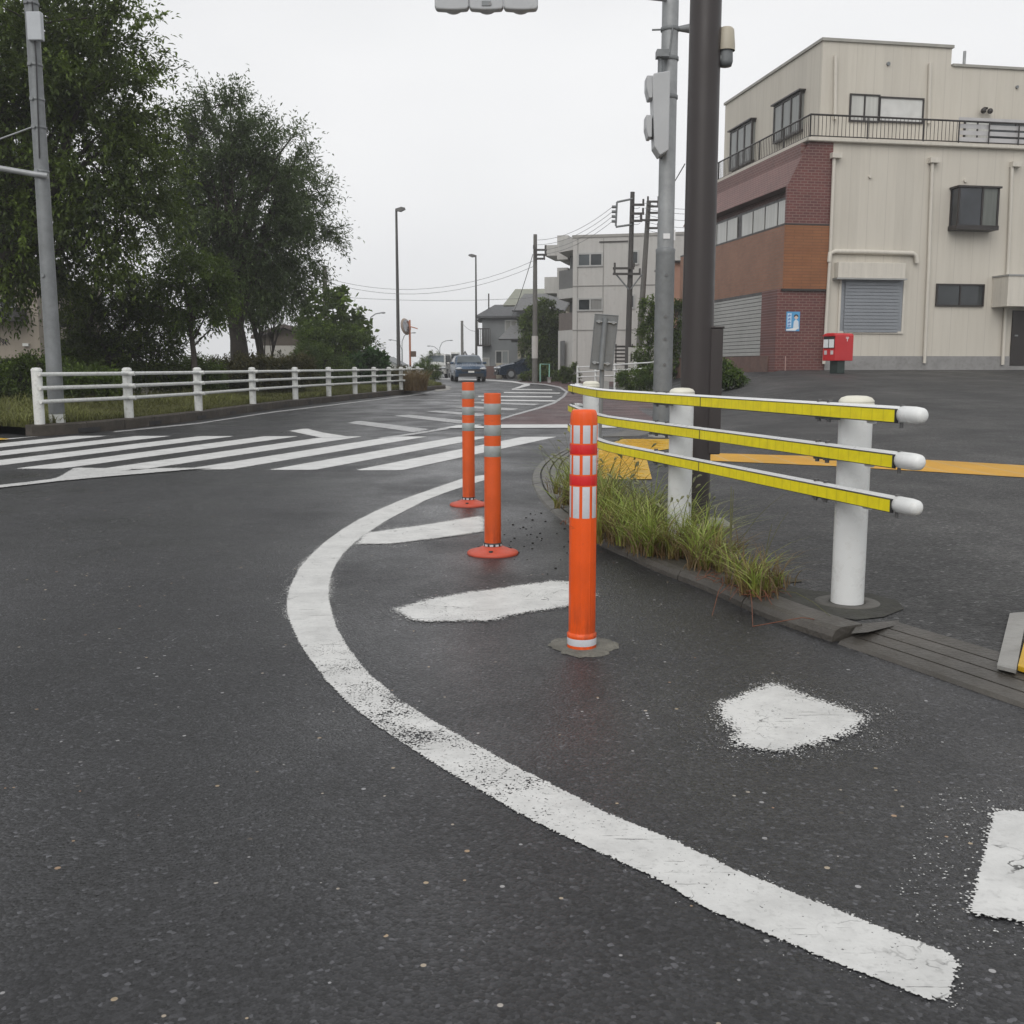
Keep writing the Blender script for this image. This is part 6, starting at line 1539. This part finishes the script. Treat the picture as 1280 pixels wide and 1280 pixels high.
def kerb_grass():
    # tufts along the earth strip; u runs along the kerb from the plain stones to the rounded corner
    pts = []; path = P_plain + P_round
    L_ = [0]
    for i in range(1, len(path)): L_.append(L_[-1] + (path[i] - path[i - 1]).length)
    def at(s):
        for i in range(1, len(path)):
            if s <= L_[i]:
                t = (path[i] - path[i - 1]).normalized(); return path[i - 1].lerp(path[i], (s - L_[i - 1]) / max(1e-9, L_[i] - L_[i - 1])), Vector((t.y, -t.x))
        return path[-1], Vector((0, 1))
    def place(px, py): q = G(px, py, LOT + .006); return q
    tufts = []   # centre, radius, count, height, tint
    for px, py, rad, cnt, h, ti in ((945, 738, .10, 150, .20, .75), (965, 735, .07, 80, .17, .7), (925, 728, .09, 140, .18, .7), (905, 712, .12, 200, .20, .65), (880, 705, .12, 220, .22, .7), (855, 693, .13, 260, .25, .75), (825, 690, .14, 300, .27, .7),
                                    (800, 678, .14, 320, .30, .62), (775, 668, .13, 320, .32, .62), (760, 655, .13, 280, .34, .6), (790, 655, .16, 320, .36, .7), (830, 668, .14, 260, .28, .75), (740, 645, .14, 280, .33, .62),
                                    (728, 632, .13, 260, .34, .6), (716, 618, .11, 240, .32, .55), (712, 634, .10, 180, .30, .55), (726, 608, .11, 180, .3, .6), (742, 622, .14, 260, .33, .62), (870, 690, .1, 160, .26, .7), (760, 678, .1, 160, .24, .4)):
        c = place(px, py); tufts.append((c, rad, cnt, h, ti))
    P_, Hh, Ti = [], [], []
    for c, rad, cnt, h, ti in tufts:
        h *= 1.3; nsub = max(2, cnt // 32)
        for _ in range(nsub):   # each clump is a few rosettes of blades
            a = rng.uniform(0, 2 * PI); r_ = rad * math.sqrt(rng.uniform(0, 1)) * 1.2; m_ = int(rng.integers(12, 30)); sx, sy = c.x + math.cos(a) * r_, c.y + math.sin(a) * r_
            hs_ = h * rng.uniform(.5, 1.15); aa_ = rng.uniform(0, 2 * PI, m_); rr_ = .022 * np.sqrt(rng.uniform(0, 1, m_)); tt_ = ti + rng.normal(0, .16)
            P_.append(np.stack([sx + np.cos(aa_) * rr_, sy + np.sin(aa_) * rr_, np.full(m_, c.z)], 1)); Hh.append(hs_ * rng.uniform(.45, 1.1, m_)); Ti.append(np.clip(tt_ + rng.normal(0, .1, m_), 0, 1))
    P_, Hh, Ti = np.concatenate(P_), np.concatenate(Hh), np.concatenate(Ti)
    blades('grass', P_, Hh, .0075, .95, g_mat, Ti, rng, 5)
    m_ = 2600; k = rng.choice(len(P_), m_); Q = P_[k] + rng.normal(0, .035, (m_, 3)) * np.array([1, 1, 0]); blades('dry_grass', Q, rng.uniform(.05, .26, m_), .005, 1.2, g_dry, rng.uniform(0, .95, m_), rng, 4)
    # flowering stems with foxtail heads
    stems = MB(); heads = MB()
    def stem(b_, tip, r_=.0016, head=.05):
        b_, tip = Vector(b_), Vector(tip); mid = b_.lerp(tip, .55); mid.z += (tip - b_).length * .08; pts = [b_, b_.lerp(mid, .5), mid, mid.lerp(tip, .5) + Vector((0, 0, .01)), tip]
        stems.tube(pts, [r_ * 1.4, r_ * 1.2, r_, r_ * .8, r_ * .6], 5)
        if head:
            d = (tip - pts[-2]).normalized(); e = tip + d * head + Vector((0, 0, -head * .35)); mm = tip.lerp(e, .5) + Vector((0, 0, head * .1))
            heads.tube([tip, tip.lerp(mm, .5), mm, mm.lerp(e, .6), e], [.002, .0052, .0062, .0048, .001], 7)
    rs = random.Random(4)
    for i in range(95):
        c, rad, cnt, h, ti = tufts[rs.randrange(5, 17)]; a = rs.uniform(0, 2 * PI); l = h * rs.uniform(1.0, 1.5)
        stem((c.x + rs.uniform(-rad, rad), c.y + rs.uniform(-rad, rad), c.z), (c.x + math.cos(a) * l * .5, c.y + math.sin(a) * l * .3, c.z + l * .92), .0014, rs.choice((0, .035, .045, .055)))
    b0 = place(910, 712); 
    stem(place(912, 716), AT(914, 608, b0.y + .02), .003, 0); stem(place(912, 716), AT(917, 612, b0.y + .02), .0025, 0)
    stem(place(950, 738), AT(965, 655, place(950, 738).y), .0018, 0); stem(place(940, 735), AT(985, 640, place(940, 735).y), .0014, 0); stem(place(900, 712), AT(980, 618, place(900, 700).y), .0014, 0)
    stem(place(945, 735), AT(1040, 772, place(1040, 772).y), .0016, 0)
    stems.build('grass_stems', leaf_mat('stem_green', (.09, .1, .03), (.09, .1, .03), .1, .6, [(0, (.11, .11, .04)), (1, (.11, .11, .04))]), kind='stuff'); heads.build('grass_seed_heads', M('seed_head', (.2, .21, .11), .8, 0, .2, 60), kind='stuff')
    # reddish creeping stems lying over the kerb
    cr = MB(); y = place(940, 745)
    for a_, b_ in (((938, 742), (941, 783)), ((941, 783), (1060, 780)), ((930, 740), (952, 752)), ((945, 738), (965, 756)), ((905, 728), (890, 770)), ((925, 735), (900, 742))):
        p, q = G(*a_, .06), G(*b_, .01 if b_[1] > 765 else .055); m_ = p.lerp(q, .5); m_.z += .03; cr.tube([p, m_, q], [.002, .0018, .0012], 5)
    for i in range(70):
        px, py = rs.choice([(940, 744), (950, 745), (930, 738), (960, 742), (880, 722), (900, 728), (715, 655), (725, 662)]); p = place(px + rs.uniform(-14, 14), py + rs.uniform(-4, 3)); a = rs.uniform(0, 2 * PI); l = rs.uniform(.04, .13)
        cr.tube([p, p + Vector((math.cos(a) * l * .5, math.sin(a) * l * .5, rs.uniform(.01, .04))), p + Vector((math.cos(a) * l, math.sin(a) * l, rs.uniform(-.005, .01)))], [.0018, .0016, .001], 4)
    cr.build('creeping_stems', M('red_brown_stem', (.17, .06, .03), .7), kind='stuff')
kerb_grass()
# verge grass
def verge_grass():
    n = 52000; path = [Vector(p) for p in Lp]; i = rng.integers(0, len(path) - 1, n); f = rng.uniform(0, 1, n); d = .02 + rng.exponential(1.1, n)
    A = np.array([tuple(p) for p in path]); T_ = A[i + 1] - A[i]; T_ /= np.linalg.norm(T_, axis=1)[:, None]; Nn = np.stack([-T_[:, 1], T_[:, 0]], 1)
    Q = A[i] + (A[i + 1] - A[i]) * f[:, None] + Nn * d[:, None]; keep = (Q[:, 1] < 62) & (d < 7); Q, d = Q[keep], d[keep]
    Z = np.array([zg(x, y) + .13 for x, y in Q]); patch = .5 + .5 * np.sin(Q[:, 0] * 1.3 + 2 * np.sin(Q[:, 1] * .7)) 
    h = rng.uniform(.06, .2, len(Q)) * (.5 + patch) + np.clip(d - .8, 0, 2) * .12
    blades('verge_grass', np.column_stack([Q, Z]), h, .022, .8, g_verge, np.clip(rng.uniform(0, .8, len(Q)) * (.4 + patch), 0, 1), rng, 3)
    # tall dry weeds at the far end of the fence
    m = 1500; c = zround(AT(531, 470, 38.5), .13); a = rng.uniform(0, 2 * PI, m); r_ = np.sqrt(rng.uniform(0, 1, m)) * .36
    blades('dry_weeds', np.stack([c.x - .35 + np.cos(a) * r_ * 1.2, c.y + np.sin(a) * r_ * 2, np.full(m, c.z)], 1), rng.uniform(.3, 1.0, m), .02, .5, g_dry, rng.uniform(.2, .8, m), rng, 3)
verge_grass()

# loose grit and leaves on the wet asphalt near the posts
grit = MB(); rs = random.Random(9)
for i in range(46):
    px, py = rs.choice([(645, 665), (665, 650), (690, 700), (650, 690), (680, 668)]); q = G(px + rs.gauss(0, 22), py + rs.gauss(0, 16)); s = rs.uniform(.003, .009)
    if q.y > 0: grit.sphere((q.x, q.y, s * .4), (s, s * rs.uniform(.6, 1), s * .6), 6, 4)
grit.build('grit', M('dark_grit', (.02, .018, .015), .7), kind='stuff')
# ------------------------------------------------------------------ damp air
hz = MB().box(-160, 160, -65, 460, -4, 17)
hzm = bpy.data.materials.new('haze'); hzm.use_nodes = True; ht = hzm.node_tree; ht.nodes.clear()
ho = ht.nodes.new('ShaderNodeOutputMaterial'); hv = ht.nodes.new('ShaderNodeVolumePrincipled')
hv.inputs['Color'].default_value = (.985, .99, 1, 1); hv.inputs["Density"].default_value = .0012; hv.inputs['Anisotropy'].default_value = .2
ht.links.new(hv.outputs[0], ho.inputs['Volume'])
hz.build('haze', hzm, kind='stuff')
